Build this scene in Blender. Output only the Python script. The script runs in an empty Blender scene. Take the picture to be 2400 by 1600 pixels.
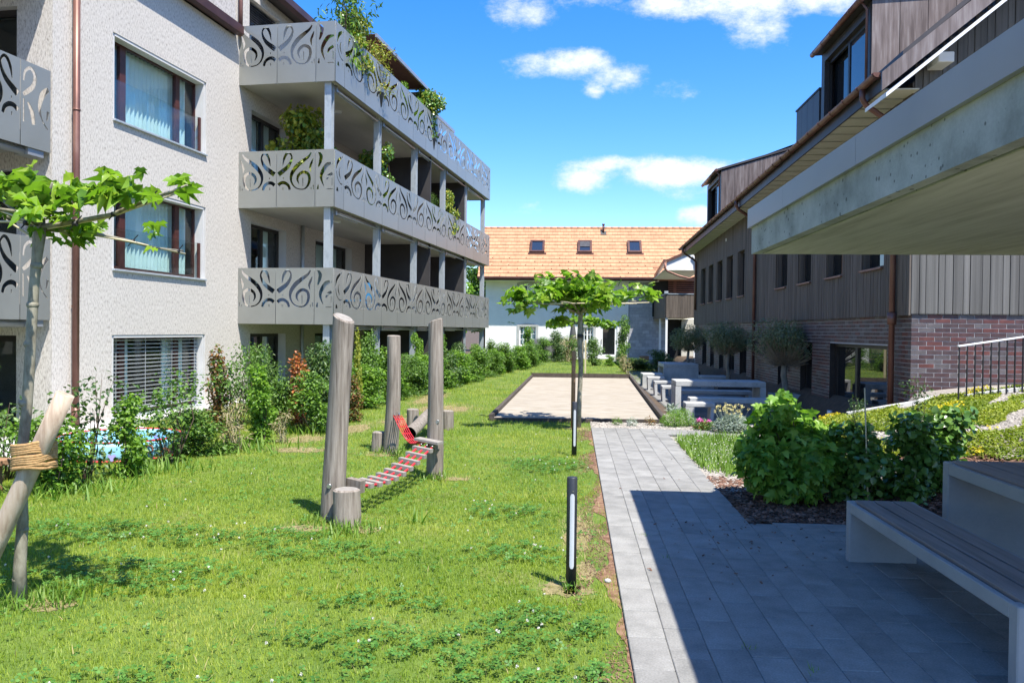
import bpy, math, random
import numpy as np
from mathutils import Vector, Matrix
rad = math.radians
SC = bpy.context.scene
# ------------------------------------------------------------------ camera
PITCH, ROLL, YAW, EYE, FPX = rad(-.832), rad(.632), rad(4.429), 1.62, 1873.5
def cam_matrix():
    cy, sy, cp, sp, cr, sr = math.cos(YAW), math.sin(YAW), math.cos(PITCH), math.sin(PITCH), math.cos(ROLL), math.sin(ROLL)
    f = Vector((-sy*cp, cy*cp, sp)); r = Vector((cy, sy, 0)); u = r.cross(f)
    r2 = cr*r + sr*u; u2 = -sr*r + cr*u
    return Matrix((r2, u2, -f)).transposed()
CM = cam_matrix()
cam = bpy.data.cameras.new('camera'); camo = bpy.data.objects.new('camera', cam); SC.collection.objects.link(camo)
cam.sensor_width = 36; cam.lens = FPX/2400*36; cam.clip_start = .05; cam.clip_end = 3000
camo.matrix_world = Matrix.Translation((0, 0, EYE)) @ CM.to_4x4()
SC.camera = camo
# ------------------------------------------------------------------ sun, sky, exposure
SUN_AZ, SUN_EL = rad(42.5), rad(63)
to_sun = Vector((math.cos(SUN_EL)*math.sin(SUN_AZ), -math.cos(SUN_EL)*math.cos(SUN_AZ), math.sin(SUN_EL)))
sl = bpy.data.lights.new('sun', 'SUN'); sl.energy = 4.35; sl.angle = rad(.5); sl.color = (1, .955, .88)
so = bpy.data.objects.new('sun', sl); SC.collection.objects.link(so)
so.rotation_euler = to_sun.to_track_quat('Z', 'Y').to_euler(); so.location = (10, -10, 30)
vs = SC.view_settings; vs.view_transform = 'Standard'; vs.look = 'None'; vs.gamma = 1; vs.exposure = 1.28; vs.use_curve_mapping = False
W = bpy.data.worlds.new('World'); SC.world = W; W.use_nodes = True
def world_sky():
    nt = W.node_tree; N = nt.nodes; L = nt.links; N.clear()
    out = N.new('ShaderNodeOutputWorld'); bg = N.new('ShaderNodeBackground'); bg.inputs[1].default_value = .128
    sky = N.new('ShaderNodeTexSky'); sky.sky_type = 'NISHITA'; sky.sun_disc = False
    sky.sun_elevation = SUN_EL; sky.sun_rotation = math.pi - SUN_AZ
    sky.altitude = 450; sky.air_density = 1.0; sky.dust_density = .35; sky.ozone_density = 2.2
    hs = N.new('ShaderNodeHueSaturation'); hs.inputs['Saturation'].default_value = 1.38; hs.inputs['Value'].default_value = .98
    tn = N.new('ShaderNodeVectorMath'); tn.operation = 'MULTIPLY'; tn.inputs[1].default_value = (.955, .915, 1.0); L.new(sky.outputs[0], tn.inputs[0]); L.new(tn.outputs[0], hs.inputs['Color'])
    tc = N.new('ShaderNodeTexCoord'); sep = N.new('ShaderNodeSeparateXYZ'); L.new(tc.outputs['Generated'], sep.inputs[0])
    def m(op, a, b=None, c=None, clamp=False):
        n = N.new('ShaderNodeMath'); n.operation = op; n.use_clamp = clamp
        for i, v in enumerate((a, b, c)):
            if v is None: continue
            if isinstance(v, (int, float)): n.inputs[i].default_value = v
            else: L.new(v, n.inputs[i])
        return n.outputs[0]
    x, y, z = sep.outputs
    ys = m('MAXIMUM', m('ABSOLUTE', y), .05); u = m('DIVIDE', x, ys); v = m('DIVIDE', z, ys)
    cmb = N.new('ShaderNodeCombineXYZ'); L.new(u, cmb.inputs[0]); L.new(m('MULTIPLY', v, 1.5), cmb.inputs[1]); L.new(m('GREATER_THAN', y, 0), cmb.inputs[2])
    def noise(scale, detail, rough, off=0):
        n = N.new('ShaderNodeTexNoise'); n.inputs['Scale'].default_value = scale; n.inputs['Detail'].default_value = detail; n.inputs['Roughness'].default_value = rough
        mp = N.new('ShaderNodeMapping'); mp.inputs['Location'].default_value = (off, off*.7, 0); L.new(cmb.outputs[0], mp.inputs[0]); L.new(mp.outputs[0], n.inputs['Vector'])
        return n.outputs[0]
    n1 = noise(7, 8, .62); n2 = noise(27, 8, .72, 3.1); n3 = noise(5, 5, .55, 7.7)
    nn = m('ADD', m('MULTIPLY', m('SUBTRACT', n1, .5), 2.6), m('MULTIPLY', m('SUBTRACT', n2, .5), 1.7))
    # cumulus seen between the houses: centre u, v, half width, half height, density
    blobs = [(.205, .415, .085, .05, 1.0), (.29, .43, .10, .05, 1.1), (.125, .40, .085, .022, .9), (.22, .37, .045, .035, .55), (-.075, .405, .055, .04, .75), (.01, .41, .07, .018, .5), (-.02, .33, .075, .022, .75), (.05, .315, .05, .02, .5),
             (.02, .298, .017, .013, .6), (.125, .30, .03, .018, .25), (.012, .187, .05, .022, .95), (.05, .205, .075, .015, .9), (.11, .195, .10, .027, 1.15), (.135, .175, .055, .014, .5), (.145, .143, .03, .014, .8), (.19, .148, .03, .014, .7),
             (.215, .20, .025, .013, .4), (-.06, .155, .02, .01, .2)]
    mask = None
    for (cu, cv, a, b, den) in blobs:
        d = m('ADD', m('POWER', m('DIVIDE', m('SUBTRACT', u, cu), a), 2), m('POWER', m('DIVIDE', m('SUBTRACT', v, cv), b), 2))
        k = m('MULTIPLY', m('SUBTRACT', 1, d), den)
        k = m('MAXIMUM', k, -2)
        mask = k if mask is None else m('MAXIMUM', mask, k)
    front = m('GREATER_THAN', y, 0)
    near_frame = m('MULTIPLY', front, m('LESS_THAN', m('ABSOLUTE', m('SUBTRACT', u, .1)), .6))
    dens = m('ADD', mask, nn)
    far = m('ADD', m('MULTIPLY', m('SUBTRACT', n3, .56), 9), m('MULTIPLY', nn, .5))
    mixd = m('ADD', m('MULTIPLY', dens, near_frame), m('MULTIPLY', far, m('SUBTRACT', 1, near_frame)))
    cov = N.new('ShaderNodeMapRange'); cov.interpolation_type = 'SMOOTHSTEP'; cov.inputs[1].default_value = .05; cov.inputs[2].default_value = 1.25; L.new(mixd, cov.inputs[0])
    cov2 = m('MULTIPLY', cov.outputs[0], m('GREATER_THAN', z, .02))
    thick = N.new('ShaderNodeMapRange'); thick.inputs[1].default_value = .2; thick.inputs[2].default_value = 1.9; thick.inputs[3].default_value = .78; thick.inputs[4].default_value = 1.0; L.new(mixd, thick.inputs[0])
    cc = N.new('ShaderNodeVectorMath'); cc.operation = 'SCALE'; cc.inputs[0].default_value = (4.3, 4.5, 4.85); L.new(thick.outputs[0], cc.inputs['Scale'])
    mx = N.new('ShaderNodeMixRGB'); L.new(cov2, mx.inputs[0]); L.new(hs.outputs[0], mx.inputs[1]); L.new(cc.outputs[0], mx.inputs[2])
    L.new(mx.outputs[0], bg.inputs[0]); L.new(bg.outputs[0], out.inputs[0])
world_sky()

# ------------------------------------------------------------------ measuring helper: photo pixel (2352 wide) at a depth or height -> metres
def at(x, y, Y):
    r = CM @ Vector(((x*1.0204-1200)/FPX, -(y*1.0204-800)/FPX, -1)); return Vector((0, 0, EYE)) + r*(Y/r.y)
def gr(x, y, z=0):
    r = CM @ Vector(((x*1.0204-1200)/FPX, -(y*1.0204-800)/FPX, -1)); return Vector((0, 0, EYE)) + r*((z-EYE)/r.z)

# ------------------------------------------------------------------ object helpers
COL = SC.collection
def link(o, parent=None):
    COL.objects.link(o)
    if parent is not None: o.parent = parent
    return o
def tag(o, label=None, cat=None, group=None, kind=None):
    if label: o['label'] = label
    if cat: o['category'] = cat
    if group: o['group'] = group
    if kind: o['kind'] = kind
    return o
def thing(name, label, cat, loc=(0, 0, 0), rz=0, group=None):
    o = link(bpy.data.objects.new(name, None)); o.empty_display_size = .2
    o.location = loc; o.rotation_euler = (0, 0, rz)
    return tag(o, label, cat, group)
def copy_tree(o, parent=None):
    c = o.copy(); COL.objects.link(c); c.parent = parent
    for ch in o.children: copy_tree(ch, c)
    return c
def setm(o, m):
    for k in (m if isinstance(m, (list, tuple)) else [m]): o.data.materials.append(k)
def np_mesh(name, V, F, smooth=False):
    """V (n,3), F (m,k) arrays of same-size faces"""
    me = bpy.data.meshes.new(name); V = np.asarray(V, np.float32); F = np.asarray(F, np.int32)
    me.vertices.add(len(V)); me.vertices.foreach_set('co', V.ravel())
    k = F.shape[1]; me.loops.add(F.size); me.loops.foreach_set('vertex_index', F.ravel())
    me.polygons.add(len(F)); me.polygons.foreach_set('loop_start', np.arange(0, F.size, k, dtype=np.int32))
    me.polygons.foreach_set('loop_total', np.full(len(F), k, np.int32))
    if smooth: me.polygons.foreach_set('use_smooth', np.ones(len(F), bool))
    me.update(calc_edges=True); return me
def obj(name, me, m=None, parent=None, loc=None, rot=None):
    o = bpy.data.objects.new(name, me); link(o, parent)
    if m is not None and not me.materials: setm(o, m)
    if loc is not None: o.location = loc
    if rot is not None: o.rotation_euler = rot
    return o
class MB:
    def __init__(s): s.v = []; s.f = []; s.sm = []
    def add(s, vs, fs, smooth=False):
        b = len(s.v); s.v += [tuple(v) for v in vs]; s.f += [tuple(b+i for i in f) for f in fs]; s.sm += [smooth]*len(fs); return s
    def box(s, x0, x1, y0, y1, z0, z1, c=0):
        if x1 < x0: x0, x1 = x1, x0
        if y1 < y0: y0, y1 = y1, y0
        if z1 < z0: z0, z1 = z1, z0
        if c <= 0:
            return s.add([(x0,y0,z0),(x1,y0,z0),(x1,y1,z0),(x0,y1,z0),(x0,y0,z1),(x1,y0,z1),(x1,y1,z1),(x0,y1,z1)], [(0,3,2,1),(4,5,6,7),(0,1,5,4),(1,2,6,5),(2,3,7,6),(3,0,4,7)])
        V = []; idx = {}
        X = (x0, x1); Y = (y0, y1); Z = (z0, z1); sg = (1, -1)
        for i in (0, 1):
            for j in (0, 1):
                for k in (0, 1):
                    for a in range(3):
                        p = [X[i]+sg[i]*c, Y[j]+sg[j]*c, Z[k]+sg[k]*c]; p[a] = (X[i], Y[j], Z[k])[a]
                        idx[i,j,k,a] = len(V); V.append(p)
        F = []
        for k in (0, 1):
            q = [(0,0),(1,0),(1,1),(0,1)]; q = q if k else q[::-1]
            F.append([idx[i,j,k,2] for i, j in q]); F.append([idx[k,i,j,0] for i, j in q]); F.append([idx[j,k,i,1] for i, j in q])
        for i in (0, 1):
            for j in (0, 1):
                F.append([idx[i,j,0,0], idx[i,j,1,0], idx[i,j,1,1], idx[i,j,0,1]] if (i+j) % 2 == 0 else [idx[i,j,0,1], idx[i,j,1,1], idx[i,j,1,0], idx[i,j,0,0]])
                F.append([idx[0,i,j,1], idx[1,i,j,1], idx[1,i,j,2], idx[0,i,j,2]] if (i+j) % 2 == 0 else [idx[0,i,j,2], idx[1,i,j,2], idx[1,i,j,1], idx[0,i,j,1]])
                F.append([idx[j,0,i,2], idx[j,1,i,2], idx[j,1,i,0], idx[j,0,i,0]] if (i+j) % 2 == 0 else [idx[j,0,i,0], idx[j,1,i,0], idx[j,1,i,2], idx[j,0,i,2]])
                for k in (0, 1):
                    t = [idx[i,j,k,0], idx[i,j,k,1], idx[i,j,k,2]]; F.append(t if (i+j+k) % 2 == 1 else t[::-1])
        return s.add(V, F)
    def quad(s, *p): return s.add(p, [tuple(range(len(p)))])
    def prism(s, poly, a, b, axis='z'):
        """poly 2-D, extruded between a and b along axis"""
        n = len(poly)
        def P(u, v, w): return {'z': (u, v, w), 'x': (w, u, v), 'y': (u, w, v)}[axis]
        V = [P(u, v, a) for u, v in poly] + [P(u, v, b) for u, v in poly]
        return s.add(V, [tuple(range(n))[::-1], tuple(range(n, 2*n))] + [(i, (i+1) % n, n+(i+1) % n, n+i) for i in range(n)])
    def tube(s, pts, r, n=8, caps=True, smooth=True):
        pts = [Vector(p) for p in pts]; rs = r if isinstance(r, (list, tuple)) else [r]*len(pts)
        V = []; up = None
        for i, p in enumerate(pts):
            t = (pts[min(i+1, len(pts)-1)] - pts[max(i-1, 0)]).normalized()
            if up is None: up = Vector((0, 0, 1)) if abs(t.z) < .9 else Vector((1, 0, 0))
            a = t.cross(up).normalized(); b = a.cross(t).normalized(); up = b
            for k in range(n):
                w = 2*math.pi*k/n; V.append(p + (a*math.cos(w) + b*math.sin(w))*rs[i])
        F = [(i*n+k, i*n+(k+1) % n, (i+1)*n+(k+1) % n, (i+1)*n+k) for i in range(len(pts)-1) for k in range(n)]
        s.add(V, F, smooth)
        if caps: b0 = len(s.v)-len(V); s.f += [tuple(b0+k for k in range(n))[::-1], tuple(b0+len(V)-n+k for k in range(n))]; s.sm += [False]*2
        return s
    def bar(s, p, q, w, h, up=(0, 0, 1)):
        p = Vector(p); q = Vector(q); t = (q-p).normalized(); u = Vector(up)
        a = t.cross(u).normalized()*w/2; b = a.cross(t).normalized()*h/2
        V = [p-a-b, p+a-b, p+a+b, p-a+b, q-a-b, q+a-b, q+a+b, q-a+b]
        return s.add(V, [(0,1,2,3),(7,6,5,4),(0,4,5,1),(1,5,6,2),(2,6,7,3),(3,7,4,0)])
    def lathe(s, prof, n=16, c=(0, 0), smooth=True):
        V = []
        for r, z in prof:
            for k in range(n): w = 2*math.pi*k/n; V.append((c[0]+r*math.cos(w), c[1]+r*math.sin(w), z))
        return s.add(V, [(i*n+k, i*n+(k+1) % n, (i+1)*n+(k+1) % n, (i+1)*n+k) for i in range(len(prof)-1) for k in range(n)], smooth)
    def mesh(s, name):
        me = bpy.data.meshes.new(name); me.from_pydata(s.v, [], s.f); me.polygons.foreach_set('use_smooth', s.sm); me.update(); return me
    def build(s, name, m, parent=None, loc=None, rot=None): return obj(name, s.mesh(name), m, parent, loc, rot)
def struct(o, stuff=False): o['kind'] = 'stuff' if stuff else 'structure'; return o
def part_stuff(o): o['kind'] = 'stuff'; return o

# ------------------------------------------------------------------ materials
MATS = {}
def base_mat(name):
    m = bpy.data.materials.new(name); m.use_nodes = True; nt = m.node_tree; nt.nodes.clear()
    o = nt.nodes.new('ShaderNodeOutputMaterial'); return m, nt.nodes, nt.links, o
def pm(name, cols, scale=4, stretch=(1, 1, 1), detail=6, rough=.7, bump=.15, bscale=None, bdist=.01, jit=0, isl=0, metal=0, spec=.4, contrast=(.3, .7), nrough=.6, coord='Object', rrange=0, fine=0, big=0, pits=0):
    """noise-mixed colour, per-object and per-island jitter, bump"""
    m, N, L, out = base_mat(name); b = N.new('ShaderNodeBsdfPrincipled'); L.new(b.outputs[0], out.inputs[0])
    tc = N.new('ShaderNodeTexCoord'); oi = N.new('ShaderNodeObjectInfo')
    mp = N.new('ShaderNodeMapping'); mp.inputs['Scale'].default_value = stretch
    ad = N.new('ShaderNodeVectorMath'); ad.operation = 'ADD'; sc_ = N.new('ShaderNodeMath'); sc_.operation = 'MULTIPLY'; sc_.inputs[1].default_value = 37 if jit else 0
    L.new(oi.outputs['Random'], sc_.inputs[0]); L.new(tc.outputs[coord], ad.inputs[0]); L.new(sc_.outputs[0], ad.inputs[1]); L.new(ad.outputs[0], mp.inputs[0])
    no = N.new('ShaderNodeTexNoise'); no.inputs['Scale'].default_value = scale; no.inputs['Detail'].default_value = detail; no.inputs['Roughness'].default_value = nrough; L.new(mp.outputs[0], no.inputs['Vector'])
    cr = N.new('ShaderNodeValToRGB'); e = cr.color_ramp.elements
    ps = np.linspace(contrast[0], contrast[1], len(cols))
    for i, c in enumerate(cols):
        el = e[i] if i < 2 else e.new(ps[i])
        el.position = ps[i]; el.color = (*c, 1)
    L.new(no.outputs[0], cr.inputs[0]); col = cr.outputs[0]
    def scale_col(col, fac_socket, amt):
        mr = N.new('ShaderNodeMapRange'); mr.inputs[3].default_value = 1-amt; mr.inputs[4].default_value = 1+amt; L.new(fac_socket, mr.inputs[0])
        v = N.new('ShaderNodeVectorMath'); v.operation = 'SCALE'; L.new(col, v.inputs[0]); L.new(mr.outputs[0], v.inputs['Scale']); return v.outputs[0]
    if jit: col = scale_col(col, oi.outputs['Random'], jit)
    if isl: g = N.new('ShaderNodeNewGeometry'); col = scale_col(col, g.outputs['Random Per Island'], isl)
    if fine:
        nf = N.new('ShaderNodeTexNoise'); nf.inputs['Scale'].default_value = scale*18; nf.inputs['Detail'].default_value = 3; L.new(tc.outputs[coord], nf.inputs['Vector']); col = scale_col(col, nf.outputs[0], fine)
    if big:
        nb = N.new('ShaderNodeTexNoise'); nb.inputs['Scale'].default_value = .6; nb.inputs['Detail'].default_value = 4; L.new(tc.outputs[coord], nb.inputs['Vector']); col = scale_col(col, nb.outputs[0], big)
    if pits:
        vo = N.new('ShaderNodeTexVoronoi'); vo.inputs['Scale'].default_value = pits; vo.inputs['Randomness'].default_value = 1; L.new(tc.outputs[coord], vo.inputs['Vector'])
        nk = N.new('ShaderNodeTexNoise'); nk.inputs['Scale'].default_value = pits*.22; L.new(tc.outputs[coord], nk.inputs['Vector'])
        sm = N.new('ShaderNodeMath'); sm.operation = 'MULTIPLY'; sm.inputs[1].default_value = .42; L.new(nk.outputs[0], sm.inputs[0])
        gt_ = N.new('ShaderNodeMath'); gt_.operation = 'SUBTRACT'; L.new(vo.outputs['Distance'], gt_.inputs[0]); L.new(sm.outputs[0], gt_.inputs[1])
        pr_ = N.new('ShaderNodeMapRange'); pr_.inputs[1].default_value = -.11; pr_.inputs[2].default_value = -.05; pr_.inputs[3].default_value = .38; pr_.inputs[4].default_value = 1; L.new(gt_.outputs[0], pr_.inputs[0])
        v = N.new('ShaderNodeVectorMath'); v.operation = 'SCALE'; L.new(col, v.inputs[0]); L.new(pr_.outputs[0], v.inputs['Scale']); col = v.outputs[0]
    L.new(col, b.inputs['Base Color'])
    b.inputs['Roughness'].default_value = rough; b.inputs['Metallic'].default_value = metal; b.inputs['Specular IOR Level'].default_value = spec
    if rrange:
        mr = N.new('ShaderNodeMapRange'); mr.inputs[3].default_value = rough-rrange; mr.inputs[4].default_value = rough+rrange; L.new(no.outputs[0], mr.inputs[0]); L.new(mr.outputs[0], b.inputs['Roughness'])
    if bump:
        bp = N.new('ShaderNodeBump'); bp.inputs['Strength'].default_value = bump; bp.inputs['Distance'].default_value = bdist
        if bscale:
            n2 = N.new('ShaderNodeTexNoise'); n2.inputs['Scale'].default_value = bscale; n2.inputs['Detail'].default_value = 4; L.new(mp.outputs[0], n2.inputs['Vector']); L.new(n2.outputs[0], bp.inputs['Height'])
        else: L.new(no.outputs[0], bp.inputs['Height'])
        L.new(bp.outputs[0], b.inputs['Normal'])
    MATS[name] = m; return m
def leafm(name, cols, transl=.35, rough=.45, spec=.4, patch=0):
    m, N, L, out = base_mat(name); b = N.new('ShaderNodeBsdfPrincipled'); t = N.new('ShaderNodeBsdfTranslucent'); mx = N.new('ShaderNodeMixShader'); mx.inputs[0].default_value = transl
    g = N.new('ShaderNodeNewGeometry'); oi = N.new('ShaderNodeObjectInfo'); a = N.new('ShaderNodeMath'); a.operation = 'ADD'; fr = N.new('ShaderNodeMath'); fr.operation = 'FRACT'
    L.new(g.outputs['Random Per Island'], a.inputs[0]); L.new(oi.outputs['Random'], a.inputs[1]); L.new(a.outputs[0], fr.inputs[0]); f = fr.outputs[0]
    if patch:
        tc = N.new('ShaderNodeTexCoord'); no = N.new('ShaderNodeTexNoise'); no.inputs['Scale'].default_value = patch; no.inputs['Detail'].default_value = 5; L.new(tc.outputs['Object'], no.inputs['Vector'])
        mr = N.new('ShaderNodeMapRange'); mr.inputs[1].default_value = .3; mr.inputs[2].default_value = .7; L.new(no.outputs[0], mr.inputs[0])
        mm = N.new('ShaderNodeMix'); mm.inputs[0].default_value = .62; L.new(f, mm.inputs[2]); L.new(mr.outputs[0], mm.inputs[3]); f = mm.outputs[0]
    cr = N.new('ShaderNodeValToRGB'); e = cr.color_ramp.elements; ps = np.linspace(0, 1, len(cols))
    for i, c in enumerate(cols):
        el = e[i] if i < 2 else e.new(ps[i]); el.position = ps[i]; el.color = (*c, 1)
    L.new(f, cr.inputs[0])
    L.new(cr.outputs[0], b.inputs['Base Color']); b.inputs['Roughness'].default_value = rough; b.inputs['Specular IOR Level'].default_value = spec
    br = N.new('ShaderNodeVectorMath'); br.operation = 'MULTIPLY'; br.inputs[1].default_value = (1.35, 1.5, .7); L.new(cr.outputs[0], br.inputs[0]); L.new(br.outputs[0], t.inputs[0])
    L.new(b.outputs[0], mx.inputs[1]); L.new(t.outputs[0], mx.inputs[2]); L.new(mx.outputs[0], out.inputs[0])
    MATS[name] = m; return m
def glassm(name, tint=(.8, .88, .86), refl=1.0, ior=1.5):
    m, N, L, out = base_mat(name); tr = N.new('ShaderNodeBsdfTransparent'); tr.inputs[0].default_value = (*tint, 1); gl = N.new('ShaderNodeBsdfGlossy'); gl.inputs['Roughness'].default_value = .005
    lw_ = N.new('ShaderNodeLayerWeight'); lw_.inputs[0].default_value = .5; pw = N.new('ShaderNodeMath'); pw.operation = 'POWER'; pw.inputs[1].default_value = 5; L.new(lw_.outputs['Facing'], pw.inputs[0])
    mu = N.new('ShaderNodeMath'); mu.operation = 'MULTIPLY_ADD'; mu.inputs[1].default_value = .95*refl; mu.inputs[2].default_value = .045*refl; mu.use_clamp = True; L.new(pw.outputs[0], mu.inputs[0])
    mx = N.new('ShaderNodeMixShader'); L.new(mu.outputs[0], mx.inputs[0]); L.new(tr.outputs[0], mx.inputs[1]); L.new(gl.outputs[0], mx.inputs[2]); L.new(mx.outputs[0], out.inputs[0]); MATS[name] = m; return m
# ------------------------------------------------------------------ palette
pm('stucco', [(.25,.223,.195), (.455,.418,.372), (.56,.522,.472)], scale=52, stretch=(1, 1, .32), detail=4, rough=.9, bump=.25, bdist=.01, contrast=(.31, .57), big=.06)
pm('white_render', [(.70,.69,.66), (.78,.77,.74)], scale=2, rough=.9, bump=.05, big=.05)
pm('reveal_white', [(.50,.49,.47), (.57,.56,.54)], scale=3, rough=.85, bump=.03)
pm('brown_frame', [(.055,.018,.015), (.085,.03,.025)], scale=8, rough=.4, bump=.03, jit=.1)
pm('dark_frame', [(.018,.015,.014), (.03,.025,.022)], scale=8, rough=.45, bump=.03)
pm('copper', [(.10,.045,.035), (.17,.08,.06), (.22,.12,.09)], scale=3, stretch=(1, 1, .4), rough=.45, bump=.05, metal=.35, big=.2)
pm('gutter_brown', [(.055,.022,.018), (.10,.045,.035)], scale=2.5, rough=.4, bump=.04, metal=.3, big=.25)
pm('panel_metal', [(.255,.257,.232), (.285,.287,.262)], scale=1.5, rough=.38, bump=.02, metal=.35, spec=.5, jit=.05, rrange=.06)
pm('galvanised', [(.34,.38,.40), (.46,.50,.52), (.40,.44,.47)], scale=9, stretch=(1, 1, .5), rough=.5, bump=.03, metal=.45, big=.1)
pm('slab_concrete', [(.30,.29,.26), (.40,.385,.35)], scale=1.3, stretch=(1, .25, 1), rough=.85, bump=.12, fine=.08)
pm('concrete', [(.33,.33,.31), (.42,.42,.40), (.48,.475,.45)], scale=3, rough=.8, bump=.12, fine=.1, jit=.06, pits=26)
pm('concrete_dark', [(.24,.25,.25), (.31,.32,.31)], scale=2.5, rough=.8, bump=.1, fine=.1)
pm('canopy_concrete', [(.22,.235,.22), (.33,.35,.335), (.42,.435,.425)], scale=3.5, rough=.85, bump=.25, fine=.14, big=.18, contrast=(.3, .68), pits=17)
pm('soffit_concrete', [(.34,.335,.27), (.48,.475,.40), (.58,.575,.50)], scale=2.2, stretch=(4.2, .30, 1), detail=8, rough=.8, bump=.25, contrast=(.3, .68), nrough=.7, big=.1)
pm('fascia_metal', [(.33,.335,.345), (.38,.385,.39)], scale=2, rough=.35, metal=.5, bump=.02, rrange=.08)
pm('screen_dark', [(.035,.032,.032), (.05,.046,.045)], scale=2, rough=.6, bump=.02)
pm('blind_metal', [(.42,.44,.46), (.50,.52,.54)], scale=5, rough=.35, metal=.4, bump=.01)
pm('dark_blind', [(.06,.06,.065), (.09,.09,.095)], scale=5, rough=.45, metal=.3, bump=.01)
pm('interior', [(.05,.048,.045), (.08,.075,.07)], scale=.6, rough=.9, bump=0)
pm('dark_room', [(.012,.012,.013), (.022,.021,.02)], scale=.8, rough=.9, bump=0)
pm('curtain', [(.70,.78,.77), (.78,.85,.84)], scale=2, rough=.95, bump=.02)
pm('timber_dark', [(.066,.052,.040), (.108,.087,.068), (.145,.12,.097)], scale=5, stretch=(3, 3, .18), detail=8, rough=.75, bump=.2, jit=.12, isl=.16, fine=.1)
pm('timber_grey', [(.07,.066,.06), (.115,.11,.10), (.16,.152,.14)], scale=5, stretch=(3, 3, .22), detail=8, rough=.8, bump=.25, jit=.16, fine=.12, contrast=(.3, .7))
pm('mortar', [(.38,.37,.365), (.46,.45,.44)], scale=12, rough=.95, bump=.2)
pm('roof_metal', [(.10,.075,.065), (.165,.13,.115), (.25,.215,.195)], scale=3, stretch=(4, 4, .35), detail=8, rough=.5, metal=.3, bump=.04, jit=.12, contrast=(.35, .7), big=.15)
pm('roof_dark', [(.045,.04,.042), (.07,.062,.06)], scale=3, rough=.5, metal=.3, bump=.03)
pm('cream', [(.50,.48,.40), (.58,.56,.48)], scale=3, rough=.8, bump=.03)
pm('white_paint', [(.74,.75,.74), (.80,.80,.79)], scale=3, rough=.6, bump=.02)
pm('grey_block', [(.34,.34,.36), (.46,.46,.48)], scale=6, rough=.9, bump=.2, isl=.16)
pm('log_wood', [(.06,.046,.036), (.18,.15,.12), (.25,.215,.177), (.32,.28,.235)], scale=9, stretch=(4.2, 4.2, .22), detail=9, rough=.85, bump=.45, bdist=.008, jit=.08, fine=.12, contrast=(.3, .7), nrough=.65)
pm('end_grain', [(.20,.18,.155), (.30,.275,.24)], scale=14, rough=.9, bump=.3)
pm('pale_pole', [(.24,.17,.115), (.38,.30,.22), (.44,.37,.29)], scale=8, stretch=(4, 4, .3), detail=7, rough=.75, bump=.2, fine=.08)
pm('bark_plane', [(.12,.105,.07), (.22,.20,.145), (.30,.28,.21)], scale=22, stretch=(1, 1, .45), detail=8, rough=.85, bump=.4, contrast=(.32, .66), fine=.1)
pm('bark_brown', [(.06,.04,.028), (.12,.085,.06)], scale=14, stretch=(1, 1, .3), rough=.9, bump=.3)
pm('olive_bark', [(.17,.155,.12), (.30,.28,.23)], scale=10, stretch=(1, 1, .35), rough=.9, bump=.4)
pm('twig', [(.24,.19,.12), (.38,.32,.23)], scale=12, rough=.9, bump=.2)
pm('cane', [(.46,.38,.22), (.60,.52,.34)], scale=10, rough=.6, bump=.1)
pm('rope_brown', [(.30,.17,.065), (.46,.29,.13)], scale=60, rough=.95, bump=.5)
pm('rope_red', [(.42,.012,.02), (.60,.03,.045)], scale=80, rough=.7, bump=.4)
pm('black_plastic', [(.012,.012,.014), (.02,.02,.022)], scale=5, rough=.5, bump=0)
pm('bollard_metal', [(.028,.031,.036), (.042,.046,.052)], scale=8, rough=.45, metal=.3, bump=.02)
pm('steel', [(.35,.35,.36), (.5,.5,.51)], scale=9, rough=.3, metal=.9, bump=.02)
pm('opal', [(.46,.48,.50), (.52,.54,.56)], scale=3, rough=.25, bump=0)
pm('paver', [(.165,.162,.148), (.222,.216,.198), (.262,.256,.236)], scale=5, rough=.85, bump=.3, bscale=90, bdist=.003, jit=.10, big=.12, fine=.42, contrast=(.3, .72))
pm('joint_sand', [(.085,.084,.08), (.14,.137,.128)], scale=30, rough=.95, bump=.3)
pm('worn_soil', [(.12,.11,.035), (.20,.165,.075), (.27,.215,.11)], scale=16, rough=.95, bump=.6, fine=.3)
pm('red_soil', [(.10,.05,.026), (.19,.105,.06), (.27,.18,.11)], scale=14, rough=.95, bump=.6, fine=.3)
pm('soil', [(.055,.036,.022), (.11,.078,.05)], scale=9, rough=.95, bump=.5, fine=.2)
pm('lawn_soil', [(.06,.11,.012), (.10,.15,.02), (.17,.17,.055)], scale=1.3, rough=.95, bump=.4, bscale=40, fine=.35, contrast=(.35, .75))
pm('mulch', [(.03,.018,.012), (.09,.048,.032), (.16,.095,.066)], scale=22, rough=.95, bump=.8, fine=.3)
pm('gravel', [(.16,.135,.11), (.27,.24,.205), (.36,.33,.29)], scale=38, rough=.95, bump=.9, bdist=.012, fine=.25, nrough=.75)
pm('court_sand', [(.25,.212,.16), (.31,.272,.215), (.35,.312,.258)], scale=2.2, stretch=(1, 2.2, 1), rough=.95, bump=.4, bscale=120, bdist=.004, fine=.16, big=.14)
pm('stone', [(.22,.195,.165), (.36,.33,.29)], scale=10, rough=.9, bump=.3, isl=.35)
pm('white_stone', [(.42,.41,.385), (.52,.51,.48)], scale=6, rough=.9, bump=.3, jit=.1)
pm('chip', [(.05,.027,.017), (.15,.078,.05), (.26,.165,.12)], scale=9, rough=.95, bump=.3, isl=.5)
pm('edge_timber', [(.045,.036,.028), (.09,.072,.058)], scale=4, stretch=(3, .3, 3), detail=7, rough=.85, bump=.3)
pm('bench_slat', [(.15,.125,.11), (.215,.185,.165), (.26,.23,.21)], scale=4, stretch=(5, .35, 5), detail=8, rough=.7, bump=.15, jit=.06)
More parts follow.
